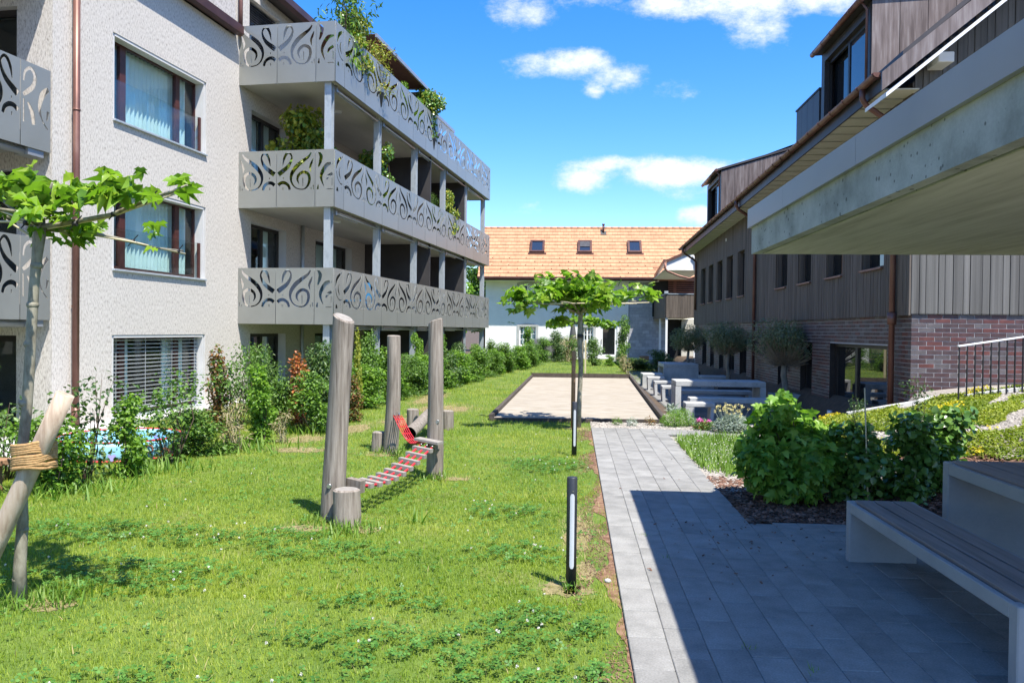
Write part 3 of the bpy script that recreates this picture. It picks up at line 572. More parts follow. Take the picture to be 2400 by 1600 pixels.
for li, (zb, zt) in enumerate(((1.69,2.90), (4.20,5.42), (6.86,8.13))):
    sb = MB().box(.0, BN-.06, 16.12, 31.75, zb+.02, zb+.2)
    bal = sb.build('balcony', g['slab_concrete'], apt); sc_ = (zt-zb)/1.22
    def pan(me, loc, rz, wid=1.):
        o = obj('balcony_panel', me, None, bal, loc, (0, 0, rz)); o.scale = (1, wid, sc_)
    # end face towards the camera (runs outwards from the wall)
    pan(PA, (0.0,16.075,zb), rad(-90), .885); pan(PB, (.889,16.075,zb), rad(-90), .885); pan(PC, (1.778,16.075,zb), rad(-90))
    pan(PD, (BN,16.07,zb), 0)
    for k in range(12): pan(PB if k % 2 == 0 else PA, (BN,16.573+1.235*k,zb), 0, 1.232)
    pan(PD, (BN,31.395,zb), 0, .82); 
    pan(PA, (1.33,31.8,zb), rad(-90), .885); pan(PB, (.44,31.8,zb), rad(-90), .885)
    e = MB(); e.box(BN-.055,BN-.045,16.1,31.75,zt-.05,zt-.01); e.box(.02,BN-.05,16.105,16.113,zt-.05,zt-.01)
    for k in range(13): e.box(BN-.05,BN-.02,16.56+1.235*k-.012,16.56+1.235*k+.012,zb,zt-.02)
    for n in (.24,.88,1.77): e.box(n-.012,n+.012,16.1,16.13,zb,zt-.02)
    e.build('rail', g['galvanised'], bal)
    # fascia board closing the slab edge and the awning boxes beneath
    bz = (-.0, 1.89, 4.40)[li]
    for k, s in enumerate((16.24,19.22,22.29,25.37,28.33,31.37)):
        pmb = MB(); n0 = BN-.2
        pmb.box(n0-.075, n0+.075, s-.08, s-.066, bz, zb+.02); pmb.box(n0-.075, n0+.075, s+.066, s+.08, bz, zb+.02); pmb.box(n0-.008, n0+.008, s-.066, s+.066, bz, zb+.02)
        pmb.build('post', g['galvanised'], apt)
        if k < 5:
            a, b = s+.2, (16.15,19.22,22.29,25.37,28.33,31.37)[k+1]-.2; aw = MB(); n1 = BN-.2; zz = zb-.07
            aw.tube([(n1,a,zz+.03), (n1,b,zz+.03)], .042, 8).tube([(n1+.07,a+.02,zz-.02), (n1+.07,b,zz-.02)], .022, 6); aw.box(n1-.05,n1+.09,a-.02,a+.06,zz-.05,zz+.07); aw.box(n1-.05,n1+.05,b-.06,b,zz-.04,zz+.07)
            aw.bar((n1+.03,a+.1,zz-.045), (n1+.03,(a+b)/2+.1,zz-.05), .03, .025); aw.build('awning_case', g['fascia_metal'], apt)
    for s in (23.7, 28.0): MB().box(0, 2.1, s-.03, s+.03, bz, zb+.02).build('partition', g['screen_dark'], apt)
    lt = MB(); lt.lathe([(0,zb-.03),(.12,zb-.03),(.14,zb-.01),(.14,zb+.02)], 16, (1.25,18.4)); lt.build('ceiling_lamp', g['opal'], apt)
    MB().tube([(.06,19.16,bz), (.06,19.16,zb+.02)], .045, 8).build('drainpipe', g['copper'] if li == 9 else g['galvanised'], apt)
# left loggia
for zb, zt in ((1.69,2.905), (4.20,5.425), (6.86,8.1)):
    bal = MB().box(-2.6,-.02,4.0,10.6,zb+.03,zb+.22).build('balcony', g['slab_concrete'], apt); sc_ = (zt-zb)/1.22
    o = obj('balcony_panel', PE, None, bal, (0,10.03,zb)); o.scale = (1,1,sc_)
    for k in range(5): o = obj('balcony_panel', PA if k % 2 == 0 else PB, None, bal, (0,9.14-.888*k,zb)); o.scale = (1,.885,sc_)
    MB().tube([(-.12,7,zb-.05), (-.12,10.3,zb-.05)], .06, 8).box(-.25,-.02,10.2,10.5,zb-.1,zb+.03).build('awning_case', g['fascia_metal'], apt)
# roof, gutters, downpipe
rf = MB(); rf.box(-6,.16,4,15.86,7.98,8.06); rf.quad((.2,4,8.06), (.2,15.86,8.06), (-6,15.86,11.2), (-6,4,11.2)); rf.quad((-6,4,8.0), (-6,15.86,8.0), (-6,15.86,11.2), (-6,4,11.2)); rf.quad((.2,15.86,8.06), (-6,15.86,8.06), (-6,15.86,11.2)); rf.quad((.2,4,8.06), (-6,4,11.2), (-6,4,8.06))
rf.box(-6,.42,16.9,32.3,9.24,9.3); rf.quad((.45,16.9,9.3), (.45,32.3,9.3), (-6,32.3,12), (-6,16.9,12)); rf.quad((.45,16.9,9.3), (-6,16.9,9.3), (-6,16.9,12)); rf.quad((-6,16.9,9.3), (-6,32.3,9.3), (-6,32.3,12), (-6,16.9,12)); rf.quad((.45,32.3,9.3), (-6,32.3,12), (-6,32.3,9.3))
rf.box(-6,0,15.9,16.9,9.2,9.26)
rf = rf.build('roof', g['roof_dark'], apt)
MB().box(.05,.22,4,15.88,7.86,8.05,.01).build('gutter', g['gutter_brown'], rf); MB().box(.30,.47,16.85,32.3,9.14,9.32,.01).build('gutter', g['gutter_brown'], rf)
dp = MB(); dp.tube([(.085,11.05,0), (.085,11.05,7.9)], .052, 12); [dp.tube([(.085,11.05,z), (.085,11.05,z+.03)], .058, 12) for z in (.32,3.1,4.95,6.9)]; dp.box(.02,.09,11.03,11.07,1.9,1.93); dp.tube([(.085,11.05,0), (.085,11.05,.35)], .06, 12); dp.build('downpipe', g['copper'], apt)
dp = MB(); dp.tube([(.07,16.0,7.9), (.07,16.0,9.25)], .045, 10); dp.build('downpipe', g['copper'], apt)
# terrace awnings and the privacy screen on the top floor
for s0, s1, n, zf, zw in ((19.3,24.0,1.9,9.02,9.12), (24.15,27.1,1.9,8.5,9.05)):
    MB().add([(.1,s0,zw), (.1,s1,zw), (n,s1,zf), (n,s0,zf), (.1,s0,zw+.02), (.1,s1,zw+.02), (n,s1,zf+.02), (n,s0,zf+.02)], [(0,1,2,3), (7,6,5,4), (0,3,7,4), (1,0,4,5), (3,2,6,7), (2,1,5,6)]).build('awning', g['awning_brown'], apt)
    MB().box(n,n+.05,s0,s1,zf-.06,zf+.035).bar((.15,s1-.2,zw-.05), (n,s1-.15,zf-.03), .035, .03).build('awning_bar', g['fascia_metal'], apt)
MB().box(.05,2.1,23.98,24.02,7.05,8.97).build('privacy_screen', g['panel_metal'], apt); MB().box(2.1,2.15,23.96,24.04,7.05,9.0).build('screen_post', g['panel_metal'], apt)
chair = thing('garden_chair', 'bright blue folded chair behind the lowest balcony panels', 'chair', lw(1.95,18.6,1.9), -LA)
MB().add([(0,0,.1),(0,.5,.1),(-.08,.5,.85),(-.08,0,.85),(.03,0,.1),(.03,.5,.1),(-.05,.5,.85),(-.05,0,.85)], [(0,1,2,3),(7,6,5,4),(0,4,5,1),(2,6,7,3),(1,5,6,2),(3,7,4,0)]).build('backrest', g['blue_chair'], chair)
MB().box(-.5,0,0,.5,.38,.42).build('seat', g['blue_chair'], chair)
for a, b in ((-.45,.03), (-.45,.47), (-.02,.03), (-.02,.47)): MB().box(a-.015,a+.015,b-.015,b+.015,0,.38).build('leg', g['steel'], chair)
# ================================================================== right building: brick below, dark boards above
rb = thing('timber_house', 'long house of dark brick below weathered boards with metal dormers, right of the terrace', 'building', (0, 0, 0))
FX, EY = 5.5, 13.55
BZ0, BZT, TZ1 = -.36, 1.95, 5.72
low = [(14.54,17.72,-.33,1.41)] + [(19.0,19.95,-.33,1.42), (21.55,22.1,-.33,1.46)] + [(a, b, -.33, 1.43) for a, b in ((26.05,27.1), (28.0,29.1), (30.0,30.9), (32.0,32.9), (33.8,34.9))]
upp = [(c-.515, c+.515, 2.82, 4.30) for c in (15.2,17.35,19.5,21.68,26.77,28.78,30.75,32.65,34.5)]
def in_any(y0, y1, z0, z1, hs): return any(h[0]-.02 < y0 and y1 < h[1]+.02 and h[2]-.02 < z0 and z1 < h[3]+.02 for h in hs)
wall = MB(); rvl = []
def cells(mb, fn, s0, s1, z0, z1, holes, dep, rl=None):
    S = sorted({s0, s1, *[h[0] for h in holes], *[h[1] for h in holes]}); Z = sorted({z0, z1, *[h[2] for h in holes], *[h[3] for h in holes]})
    for a, b in zip(S, S[1:]):
        for c, d in zip(Z, Z[1:]):
            if any(h[0] <= a and b <= h[1] and h[2] <= c and d <= h[3] for h in holes): continue
            mb.quad(fn(0,a,c), fn(0,b,c), fn(0,b,d), fn(0,a,d))
    for a, b, c, d in holes:
        r = mb
        if rl is not None: r = MB(); rl.append(r)
        for p, q in (((a,c),(a,d)), ((b,d),(b,c)), ((a,d),(b,d)), ((b,c),(a,c))): r.quad(fn(0,*p), fn(0,*q), fn(dep,*q), fn(dep,*p))
cells(wall, lambda d, s, z: (FX+.007+d, s, z), EY+.007, 37, BZ0, BZT, low, .22, rvl)
wall.quad((FX+.007,EY+.007,BZ0), (9.5,EY+.007,BZ0), (9.5,EY+.007,BZT), (FX+.007,EY+.007,BZT)); wall.quad((FX,37,BZ0), (12,37,BZ0), (12,37,5), (FX,37,5)); wall.quad((9.5,EY,BZ0), (9.5,37,BZ0), (9.5,37,8.5), (9.5,EY,8.5))
wall = wall.build('wall', g['mortar'], rb); [q.build('reveal', g['dark_frame'], rb) for q in rvl]
BH, BL, BJ = .0735, .25, .0092
bm = MB().box(-BL/2+BJ/2, BL/2-BJ/2, -.05, 0, BJ/2, BH-BJ/2, .002).mesh('brick'); bm.materials.append(g['brick'])
bms = MB().box(-BL/4+BJ/2, BL/4-BJ/2, -.05, 0, BJ/2, BH-BJ/2, .002).mesh('brick'); bms.materials.append(g['brick'])
nb = 0; more = MB(); zc = BZT-BH; row = 0
rr = random.Random(5)
while zc > BZ0-.02:
    x = FX - (.125 if row % 2 else 0) + BL/2
    while x < 8.2:
        x0 = max(x-BL/2, FX+.0)
        if zc > .3 and x0 < 7.45 and nb < 170:
            half = x-BL/2 < FX-.01
            o = obj('brick', bms if half else bm, None, wall, (x+BL/4 if half else x, EY+.003-rr.uniform(0, .003), zc), (0, 0, math.pi)); nb += 1
        else: more.box(max(x-BL/2,FX)+BJ/2, x+BL/2-BJ/2, EY+.004, EY+.05, zc+BJ/2, zc+BH-BJ/2)
        x += BL
    y = EY + (.125 if row % 2 == 0 else 0) + BL/2 - BL
    while y < 36.9:
        a, b = max(y-BL/2, EY), y+BL/2; ok = b-a > .05
        for h in low:
            if zc+BH > h[2]+.01 and zc < h[3]-.01:
                if a >= h[0]-.01 and b <= h[1]+.01: ok = False
                elif a < h[0] < b: b = h[0]
                elif a < h[1] < b: a = h[1]
        if ok and b-a > .04:
            full = abs(b-a-BL) < .005
            if full and y < 19.2 and zc > 0.2 and nb < 299: obj('brick', bm, None, wall, (FX+.003-rr.uniform(0, .003), y, zc), (0, 0, math.pi/2)); nb += 1
            else: more.box(FX+.004, FX+.05, a+BJ/2, b-BJ/2, zc+BJ/2, zc+BH-BJ/2)
        y += BL
    zc -= BH; row += 1
part_stuff(more.build('brick', g['brick'], wall))
# soldier course of darker bricks under the boards is the shaded top row; boards of the end face, one by one
x = FX-.02; i = 0; up = MB()
cl = struct(MB().prism([(FX+.03,BZT+.03),(9.5,BZT+.03),(9.5,8.6),(FX+.03,5.72)], EY, EY+.05, 'y').build('backing_wall', g['timber_dark'], rb)); cl.pop('kind', None) if hasattr(cl, 'pop') else None
ws = [.125,.1,.2,.1,.13,.16,.105,.19,.12,.2,.11,.14,.17,.1,.2,.13,.11,.18]
while x < 9.2:
    w = ws[i % len(ws)]; b = MB().box(-w/2+.004, w/2-.004, -.022, 0, 0, 1, .003); top = 2.0 + max(0, (5.9-BZT)) + max(0, (x-4.8))*.8*.0 + 1.0
    o = obj('board', b.mesh('board'), g['timber_grey'], cl, (x+w/2, EY-.004-.006*(i % 2), BZT+.0)); o.scale = (1, 1, 5.21+(x+w-4.62)*.82-BZT); x += w; i += 1
# front boards: joined, left out at the windows
bd = MB(); y = EY-.02; i = 0
while y < 37:
    w = (.115,.14,.125,.105)[i % 4]; d = .004*(i % 3); a, b = y+.004, y+w-.004; z0 = BZT-.02
    hs = sorted([h for h in upp if h[0] < b and a < h[1]], key=lambda h: h[2])
    segs = [(z0, TZ1)] if not hs else [(z0, hs[0][2]), (hs[0][3], TZ1)]
    for c, e in segs: bd.box(FX-.05-d, FX-.02, a, b, c, e)
    y += w; i += 1
ub = MB(); cells(ub, lambda d, s, z: (FX-.018+d, s, z), EY, 37, BZT-.01, TZ1, upp, .2); ub.quad((FX-.05,EY,BZT-.012), (FX-.05,37,BZT-.012), (FX+.05,37,BZT-.012), (FX+.05,EY,BZT-.012))
ub = ub.build('upper_wall', g['timber_dark'], rb); part_stuff(bd.build('board', g['timber_dark'], ub))
for a, b, c, d in upp:
    f = MB().box(FX+.1,FX+.15,a,a+.05,c,d).box(FX+.1,FX+.15,b-.05,b,c,d).box(FX+.1,FX+.15,a+.05,b-.05,d-.05,d).box(FX+.1,FX+.15,a+.05,b-.05,c,c+.05).build('window', g['dark_frame'], rb)
    MB().box(FX+.12,FX+.135,a+.05,b-.05,c+.05,d-.05).build('pane', g['pane_dark'], f); MB().box(FX-.10,FX+.1,a-.03,b+.03,c-.045,c-.005,.004).build('sill', g['copper'], f)
for k, (a, b, c, d) in enumerate(low):
    f = MB().box(FX+.12,FX+.2,a,a+.07,c,d).box(FX+.12,FX+.2,b-.07,b,c,d).box(FX+.12,FX+.2,a+.07,b-.07,d-.07,d).box(FX+.12,FX+.2,a+.07,b-.07,c,c+.06)
    if k == 0: f.box(FX+.118,FX+.202,16.35,16.47,c+.06,d-.07)
    f = f.build('glazed_door' if k else 'sliding_door', g['dark_frame'], rb)
    if k == 0: MB().box(FX+.15,FX+.165,14.61,16.35,c+.06,d-.07).build('pane', g['pane_mirror'], f); MB().box(FX+.17,FX+.185,16.47,17.65,c+.06,d-.07).build('pane', g['pane_dark'], f)
    else: MB().box(FX+.15,FX+.165,a+.07,b-.07,c+.06,d-.07).build('pane', g['pane_dark'], f)
# eaves, gutter, soffit, roof
GX, GZ0, GZ1 = 4.85, 5.74, 5.36
def gz(y): return GZ0+(GZ1-GZ0)*(y-13.3)/23.5
TP = math.tan(rad(40))
rf = MB(); Y0, Y1 = 12.42, 37.3
def roofz(x, y): return gz(y)+.05+(x-GX)*TP
for (a, b, o1, o2) in ((Y0, Y1, .0, .06),):
    rf.add([(GX,a,gz(a)+.02),(GX,b,gz(b)+.02),(10.5,b,roofz(10.5,b)),(10.5,a,roofz(10.5,a)),(GX,a,gz(a)+.1),(GX,b,gz(b)+.1),(10.5,b,roofz(10.5,b)+.12),(10.5,a,roofz(10.5,a)+.12)], [(0,1,2,3),(7,6,5,4),(0,4,5,1),(1,5,6,2),(2,6,7,3),(3,7,4,0)])
rf = rf.build('roof', g['roof_dark'], rb)
gt = MB(); gp = [(GX-.05, y, gz(y)+.02) for y in np.linspace(Y0+.85, Y1, 14)]
n = 9
V = []; F = []
for p in gp:
    for k in range(n): w = math.pi+math.pi*k/(n-1); V.append((p[0]+.075*math.cos(w), p[1], p[2]+.04+.075*math.sin(w)))
for i in range(len(gp)-1):
    for k in range(n-1): F.append((i*n+k, (i+1)*n+k, (i+1)*n+k+1, i*n+k+1))
gt.add(V, F, True); gt.add([V[k] for k in range(n)], [tuple(range(n))])
for y in np.arange(Y0+.9, Y1, .72): 
    c = (GX-.05, y, gz(y)+.06); gt.tube([(c[0]+.08*math.cos(math.pi+math.pi*k/8), y, c[2]+.08*math.sin(math.pi+math.pi*k/8)) for k in range(9)], .009, 5)
gt.build('gutter', g['copper'], rf)
fb = MB(); fb.add([(GX+.03,Y0+.8,gz(Y0)-.22),(GX+.03,Y1,gz(Y1)-.22),(GX+.03,Y1,gz(Y1)+.06),(GX+.03,Y0+.8,gz(Y0)+.06),(GX+.06,Y0+.8,gz(Y0)-.22),(GX+.06,Y1,gz(Y1)-.22),(GX+.06,Y1,gz(Y1)+.06),(GX+.06,Y0+.8,gz(Y0)+.06)], [(3,2,1,0),(4,5,6,7),(0,1,5,4)]); fb.build('fascia_board', g['roof_dark'], rf)
# soffit boards between the rafters, white verge soffit
for i, y in enumerate(np.arange(13.3, 37, .56)):
    z = gz(y)-.2; MB().box(GX+.06,FX-.03,y+.025,y+.535,z,z+.02).build('soffit_board', g['cream'], rf)
vs_ = MB(); 
def sl(x, dz): return (x, gz(12.6)+dz+(x-GX)*.82)
vs_.add([(4.62,12.42,4.99+.18),(10,12.42,4.99+.18+5.38*.82),(10,13.52,4.99+.18+5.38*.82),(4.62,13.3,4.99+.18),(4.62,12.42,5.03+.2),(10,12.42,5.03+.2+5.38*.82),(10,13.52,5.03+.2+5.38*.82),(4.62,13.3,5.03+.2)], [(0,1,2,3),(7,6,5,4),(0,4,5,1),(1,5,6,2),(2,6,7,3),(3,7,4,0)])
vs_.build('verge_soffit', g['white_paint'], rf)
MB().add([(4.54,12.38,5.25),(10,12.38,5.25+5.46*.82),(10,12.42,5.25+5.46*.82),(4.54,12.42,5.25),(4.54,12.38,5.53),(10,12.38,5.53+5.46*.82),(10,12.42,5.53+5.46*.82),(4.54,12.42,5.53)], [(0,1,2,3),(7,6,5,4),(0,4,5,1),(1,5,6,2),(2,6,7,3),(3,7,4,0)]).build('verge_board', g['roof_metal'], rf)
# downpipes
def dpipe(y, zt, zb):
    m_ = MB(); x = FX-.11; m_.tube([(GX-.05,y,zt+.0),(GX-.05,y,zt-.16),(GX+.02,y+.02,zt-.26),(x-.1,y+.1,zt-.52),(x,y+.12,zt-.62),(x,y+.12,zt-.9),(x,y+.12,zb)], .048, 10); return m_
dpipe(13.95, gz(13.95), -.3).tube([(FX-.11,14.07,1.78),(FX-.11,14.07,1.98)], .075, 12).build('downpipe', g['copper'], rb); dpipe(24.45, gz(24.5), -.3).build('downpipe', g['copper'], rb); dpipe(36.2, gz(36.2), 2.6).build('downpipe', g['copper'], rb)
MB().box(5.66,5.9,13.1,13.53,5.9,6.06,.01).build('wall_lamp', g['white_paint'], rb)
MB().box(5.42,5.47,21.0,21.12,.62,.78,.01).build('socket', g['white_paint'], rb); MB().box(5.43,5.45,29.4,29.5,4.9,5.0).build('house_number', g['white_paint'], rb)
# dormers and the metal balcony box on the roof
def dormer(y0, y1, z1, hz, name='dormer'):
    d = MB(); xf = 5.72; xb = xf+(z1-gz(y0))/TP+2.2
    d.add([(xf,y0,gz(y0)+.1),(xb,y0,gz(y0)+.1+(xb-xf)*TP),(xb,y0,z1+hz*(xb-xf)),(xf,y0,z1)], [(0,1,2,3)])
    d.add([(xf,y1,gz(y1)+.1),(xb,y1,gz(y1)+.1+(xb-xf)*TP),(xb,y1,z1+hz*(xb-xf)),(xf,y1,z1)], [(3,2,1,0)])
    d.box(xf,xf+.12,y0,y0+.22,gz(y0),z1-.02).box(xf,xf+.12,y1-.22,y1,gz(y1),z1-.02).box(xf,xf+.12,y0+.22,y1-.22,z1-.22,z1-.02); d.quad((xf+.3,y0,5),(xf+.3,y1,5),(xf+.3,y1,z1),(xf+.3,y0,z1))
    d = d.build(name, g['roof_dark'], rb)
    MB().add([(xf-.15,y0-.06,z1),(xf-.15,y1+.06,z1),(xb,y1+.06,z1+hz*(xb-xf)+.02),(xb,y0-.06,z1+hz*(xb-xf)+.02),(xf-.15,y0-.06,z1+.08),(xf-.15,y1+.06,z1+.08),(xb,y1+.06,z1+hz*(xb-xf)+.1),(xb,y0-.06,z1+hz*(xb-xf)+.1)], [(0,3,2,1),(4,5,6,7),(0,1,5,4),(1,2,6,5),(2,3,7,6),(3,0,4,7)]).build('dormer_roof', g['roof_dark'], d)
    gm = MB().tube([(xf-.2,y0-.08,z1+.02),(xf-.2,y1+.08,z1+.02)], .06, 10); 
    for y in np.arange(y0, y1, .6): gm.tube([(xf-.2,y,z1+.02),(xf-.2,y+.025,z1+.02)], .066, 10)
    gm.tube([(xf-.16,y0+.1,z1),(xf-.05,y0+.1,z1-.15),(xf-.05,y0+.1,gz(y0)+.15)], .028, 8); gm.build('dormer_gutter', g['copper'], d)
    k = 0; x = xf
    while x < xb-.1:
        x2 = min(x+.53, xb); za = gz(y0)+.12+(x-xf)*TP; zb_ = gz(y0)+.12+(x2-xf)*TP
        pn = MB(); pn.add([(x+.006,y0-.02,za),(x2-.006,y0-.02,zb_),(x2-.006,y0-.02,max(z1+hz*(x2-xf)-.01,zb_)),(x+.006,y0-.02,z1+hz*(x-xf)-.01),(x+.006,y0-.002,za),(x2-.006,y0-.002,zb_),(x2-.006,y0-.002,max(z1+hz*(x2-xf)-.01,zb_)),(x+.006,y0-.002,z1+hz*(x-xf)-.01)], [(0,1,2,3),(7,6,5,4),(0,4,5,1),(1,5,6,2),(2,6,7,3),(3,7,4,0)])
        pn.build('cladding_panel', g['roof_metal'], d); x = x2; k += 1
        if za > z1+hz*(x-xf): break
    ym = (y0+y1)/2; w = MB().box(xf+.1,xf+.16,ym-.05,ym+.05,gz(y0)+.1,z1-.22).box(xf+.1,xf+.16,y0+.22,ym-.05,z1-.3,z1-.22).box(xf+.1,xf+.16,ym+.05,y1-.22,z1-.3,z1-.22).build('window', g['dark_frame'], d)
    for a in (y0+.22, y1-.28): MB().box(xf+.1,xf+.16,a,a+.06,gz(y0)+.1,z1-.3).build('jamb', g['dark_frame'], w)
    MB().box(xf+.12,xf+.135,y0+.28,ym-.05,gz(y0)+.1,z1-.24).build('pane', g['pane_sky'], w); MB().box(xf+.22,xf+.235,ym+.05,y1-.28,gz(y0)+.1,z1-.24).build('pane', g['pane_dark'], w)
dormer(16.2, 19.35, 8.14, .05); dormer(32.2, 35.5, 7.98, .30)
pb = MB().box(5.74,5.79,19.5,21.45,6.3,7.38).box(5.79,6.9,19.5,19.56,6.3,7.38).box(5.79,6.9,21.4,21.45,6.3,7.38)
pb = pb.build('roof_parapet', g['roof_dark'], rb)
for k in range(4): MB().box(5.72,5.74,19.5+.4875*k+.006,19.5+.4875*(k+1)-.006,6.35,7.37).build('cladding_panel', g['roof_dark'], pb)
MB().box(5.7,5.83,19.46,21.49,7.38,7.42).build('coping', g['roof_dark'], pb)

# ================================================================== concrete canopy over the patio
cn = thing('canopy', 'thick concrete canopy with grey metal edge over the shaded patio', 'canopy', (0, 0, 0))
c = MB(); x0, x1, y0, y1, zb = 1.52, 8.6, 2.62, 7.06, 2.296
c.box(x0+.085, x1, y0+.085, y1-.085, zb, zb+.02).box(x0, x0+.07, y0, y1, zb, zb+.26).box(x0+.07, x1, y1-.07, y1, zb, zb+.26).box(x0+.07, x1, y0, y0+.07, zb, zb+.26).box(x0+.07, x1, y0+.07, y1-.07, zb+.021, zb+.3)
c.build('slab', g['canopy_concrete'], cn)
for a, b, u, v in ((x0+.089, 3.05, y0+.089, y1-.089), (3.062, 5.0, y0+.089, 5.16), (3.062, 5.0, 5.172, y1-.089), (5.012, 6.95, y0+.089, y1-.089), (6.962, x1-.02, y0+.089, y1-.089)):
    MB().box(a, b, u, v, zb-.004, zb+.0).build('soffit_panel', g['soffit_concrete'], cn)
for a, b in ((y0-.03, 4.42), (4.424, 5.92), (5.924, y1+.03)): MB().box(x0-.03, x0-.002, a, b, zb+.225, zb+.375).build('fascia_strip', g['fascia_metal'], cn)
for a, b in ((x0-.002, 3.6), (3.604, 6.2), (6.204, 8.6)): MB().box(a, b, y1+.002, y1+.03, zb+.225, zb+.375).build('fascia_strip', g['fascia_metal'], cn)
MB().box(x0-.03, x1, y0-.03, y1+.03, zb+.375, zb+.385).build('top_sheet', g['fascia_metal'], cn)
MB().box(8.2, 8.5, y0+.2, y1-.2, 0, zb-.006).build('support_wall', g['concrete'], cn)

# ================================================================== bench and table under the canopy
def frame_bench(name, label, cat, x0, x1, y0, y1, zt, th, slats, leg, group=None):
    t = thing(name, label, cat, ((x0+x1)/2, (y0+y1)/2, 0), 0, group); a, b = (x1-x0)/2, (y1-y0)/2
    f = MB(); f.box(-a, -a+.035, -b+leg, b-leg, zt-th, zt-.004, .004).box(a-.035, a, -b+leg, b-leg, zt-th, zt-.004, .004); f.box(-a+.035, a-.035, -b+leg, b-leg, zt-th, zt-.03)
    f.build('frame', g['bench_concrete'], t)
    for s in (-1, 1): MB().box(-a, a, s*b-(leg if s > 0 else 0), s*b+(0 if s > 0 else leg), .0, zt, .006).build('leg', g['bench_concrete'], t)
    w = (2*a-.07)/slats
    for k in range(slats): MB().box(-a+.037+w*k+.009, -a+.037+w*(k+1)-.009, -b+.035, b-.035, zt-.028, zt+.010, .004).build('slat', g['bench_slat'], t)
    return t
frame_bench('bench', 'low concrete bench topped with brown boards standing on the shaded patio', 'bench', 1.94, 2.40, 3.62, 5.82, .44, .075, 3, .075)
frame_bench('table', 'concrete table with brown board top beside the bench under the canopy', 'table', 2.62, 3.55, 3.4, 5.88, .725, .085, 5, .085)
# white reel edge by the table
t = thing('garden_reel', 'small white reel on the gravel behind the table', 'reel', (4.18, 6.95, 0))
MB().tube([(-.05,0,.62), (.06,0,.62)], .07, 16).build('drum', g['white_paint'], t); MB().box(-.02,.02,-.02,.02,.0,.58).build('post', g['white_paint'], t)

# ================================================================== concrete seats and tables on the terrace
TZ = -.305
def portal(name, label, cat, x0, y0, w, d, h, th=.09, axis='x', splay=0, group=None, z=TZ):
    t = thing(name, label, cat, (x0+w/2, y0+d/2, z), 0 if axis == 'x' else rad(90), group); L_, D_ = (w, d) if axis == 'x' else (d, w); a, b = L_/2, D_/2
    MB().box(-a, a, -b, b, h-th, h, .012).build('top', g['concrete'], t)
    for s in (-1, 1):
        xo = s*a; xi = s*(a-th); k = s*splay*0
        MB().add([(xo,-b,h-th),(xo,b,h-th),(xi,b,h-th),(xi,-b,h-th),(xo-s*splay,-b,0),(xo-s*splay,b,0),(xi-s*splay*.6,b,0),(xi-s*splay*.6,-b,0)], [(0,1,2,3),(7,6,5,4),(0,4,5,1),(1,5,6,2),(2,6,7,3),(3,7,4,0)]).build('leg', g['concrete'], t)
    return t
portal('table', 'long pale concrete table half in sunlight on the terrace', 'table', 2.42, 19.2, 2.1, .85, .76, .13)
portal('bench', 'long low concrete bench in front of the pale terrace table', 'bench', 2.62, 18.25, 1.95, .38, .44, .11)
portal('bench', 'long low concrete bench behind the pale terrace table', 'bench', 2.62, 20.6, 1.9, .38, .44, .1)
portal('stool', 'concrete stool with splayed legs nearest the silver flowering plant', 'stool', 2.36, 17.05, .62, .42, .43, .085, splay=.05)
for k, (y, lab) in enumerate(((22.2, 'concrete stool just behind the left end of the long terrace table'), (24.3, 'middle concrete stool in the row of three by the sand court'), (26.5, 'farthest concrete stool of the row of three, beside the solid block seat'))): portal('stool', lab, 'stool', 2.43, y, .56, .42, .43, .085, splay=.02, group='concrete stools beside the sand court')
portal('bench', 'chunky concrete block seat with its closed side to the front, before the tall far table', 'bench', 2.43, 28.4, .75, .95, .43, .1, axis='y')
portal('table', 'tall concrete table with closed side panel far down the terrace', 'table', 3.25, 29.3, 1.25, 1.9, .76, .14, axis='y')
portal('bench', 'shaded concrete bench right of the tall far table', 'bench', 4.35, 27.6, .9, .8, .42, .12, axis='y')

# ================================================================== railing on the mound
rl = thing('railing', 'thin black metal railing with pale handrail on the sedum mound by the brick wall', 'railing', (5.57, 12.05, 0))
MB().bar((-.02,0,1.455), (3.4,.25,1.98), .045, .02).build('handrail', g['white_paint'], rl)
for k in range(26):
    x = .115*k; MB().box(x-.007, x+.007, .0+x*.073-.012, x*.073+.012, .40+.14*x*.6, 1.445+x*.1535).build('baluster', g['black_plastic'], rl)
for k in range(9):
    xx = 4.15+.32*k; yy = 12.05+.11*math.sin(k*1.4)+.07*k*.3; r_ = random.Random(k)
ks = MB(); P = [(4.1,12.3), (4.6,12.28), (5.1,12.35), (5.45,12.6)]
for (xa, ya), (xb_, yb) in zip(P, P[1:]): ks.bar((xa,ya,float(H(xa,ya))-.01), (xb_,yb,float(H(xb_,yb))-.01), .09, .14)
struct(ks.build('kerb', g['white_stone']))
ks = MB(); P = [(5.75,12.2), (6.1,12.2), (6.5,12.25), (7.2,12.4)]
for (xa, ya), (xb_, yb) in zip(P, P[1:]): ks.bar((xa,ya,float(H(xa,ya))-.01), (xb_,yb,float(H(xb_,yb))-.01), .10, .14)
struct(ks.build('kerb', g['white_stone']))
struct(MB().box(2.75,3.75,8.35,8.5,.0,.34,.02).build('kerb', g['concrete']))
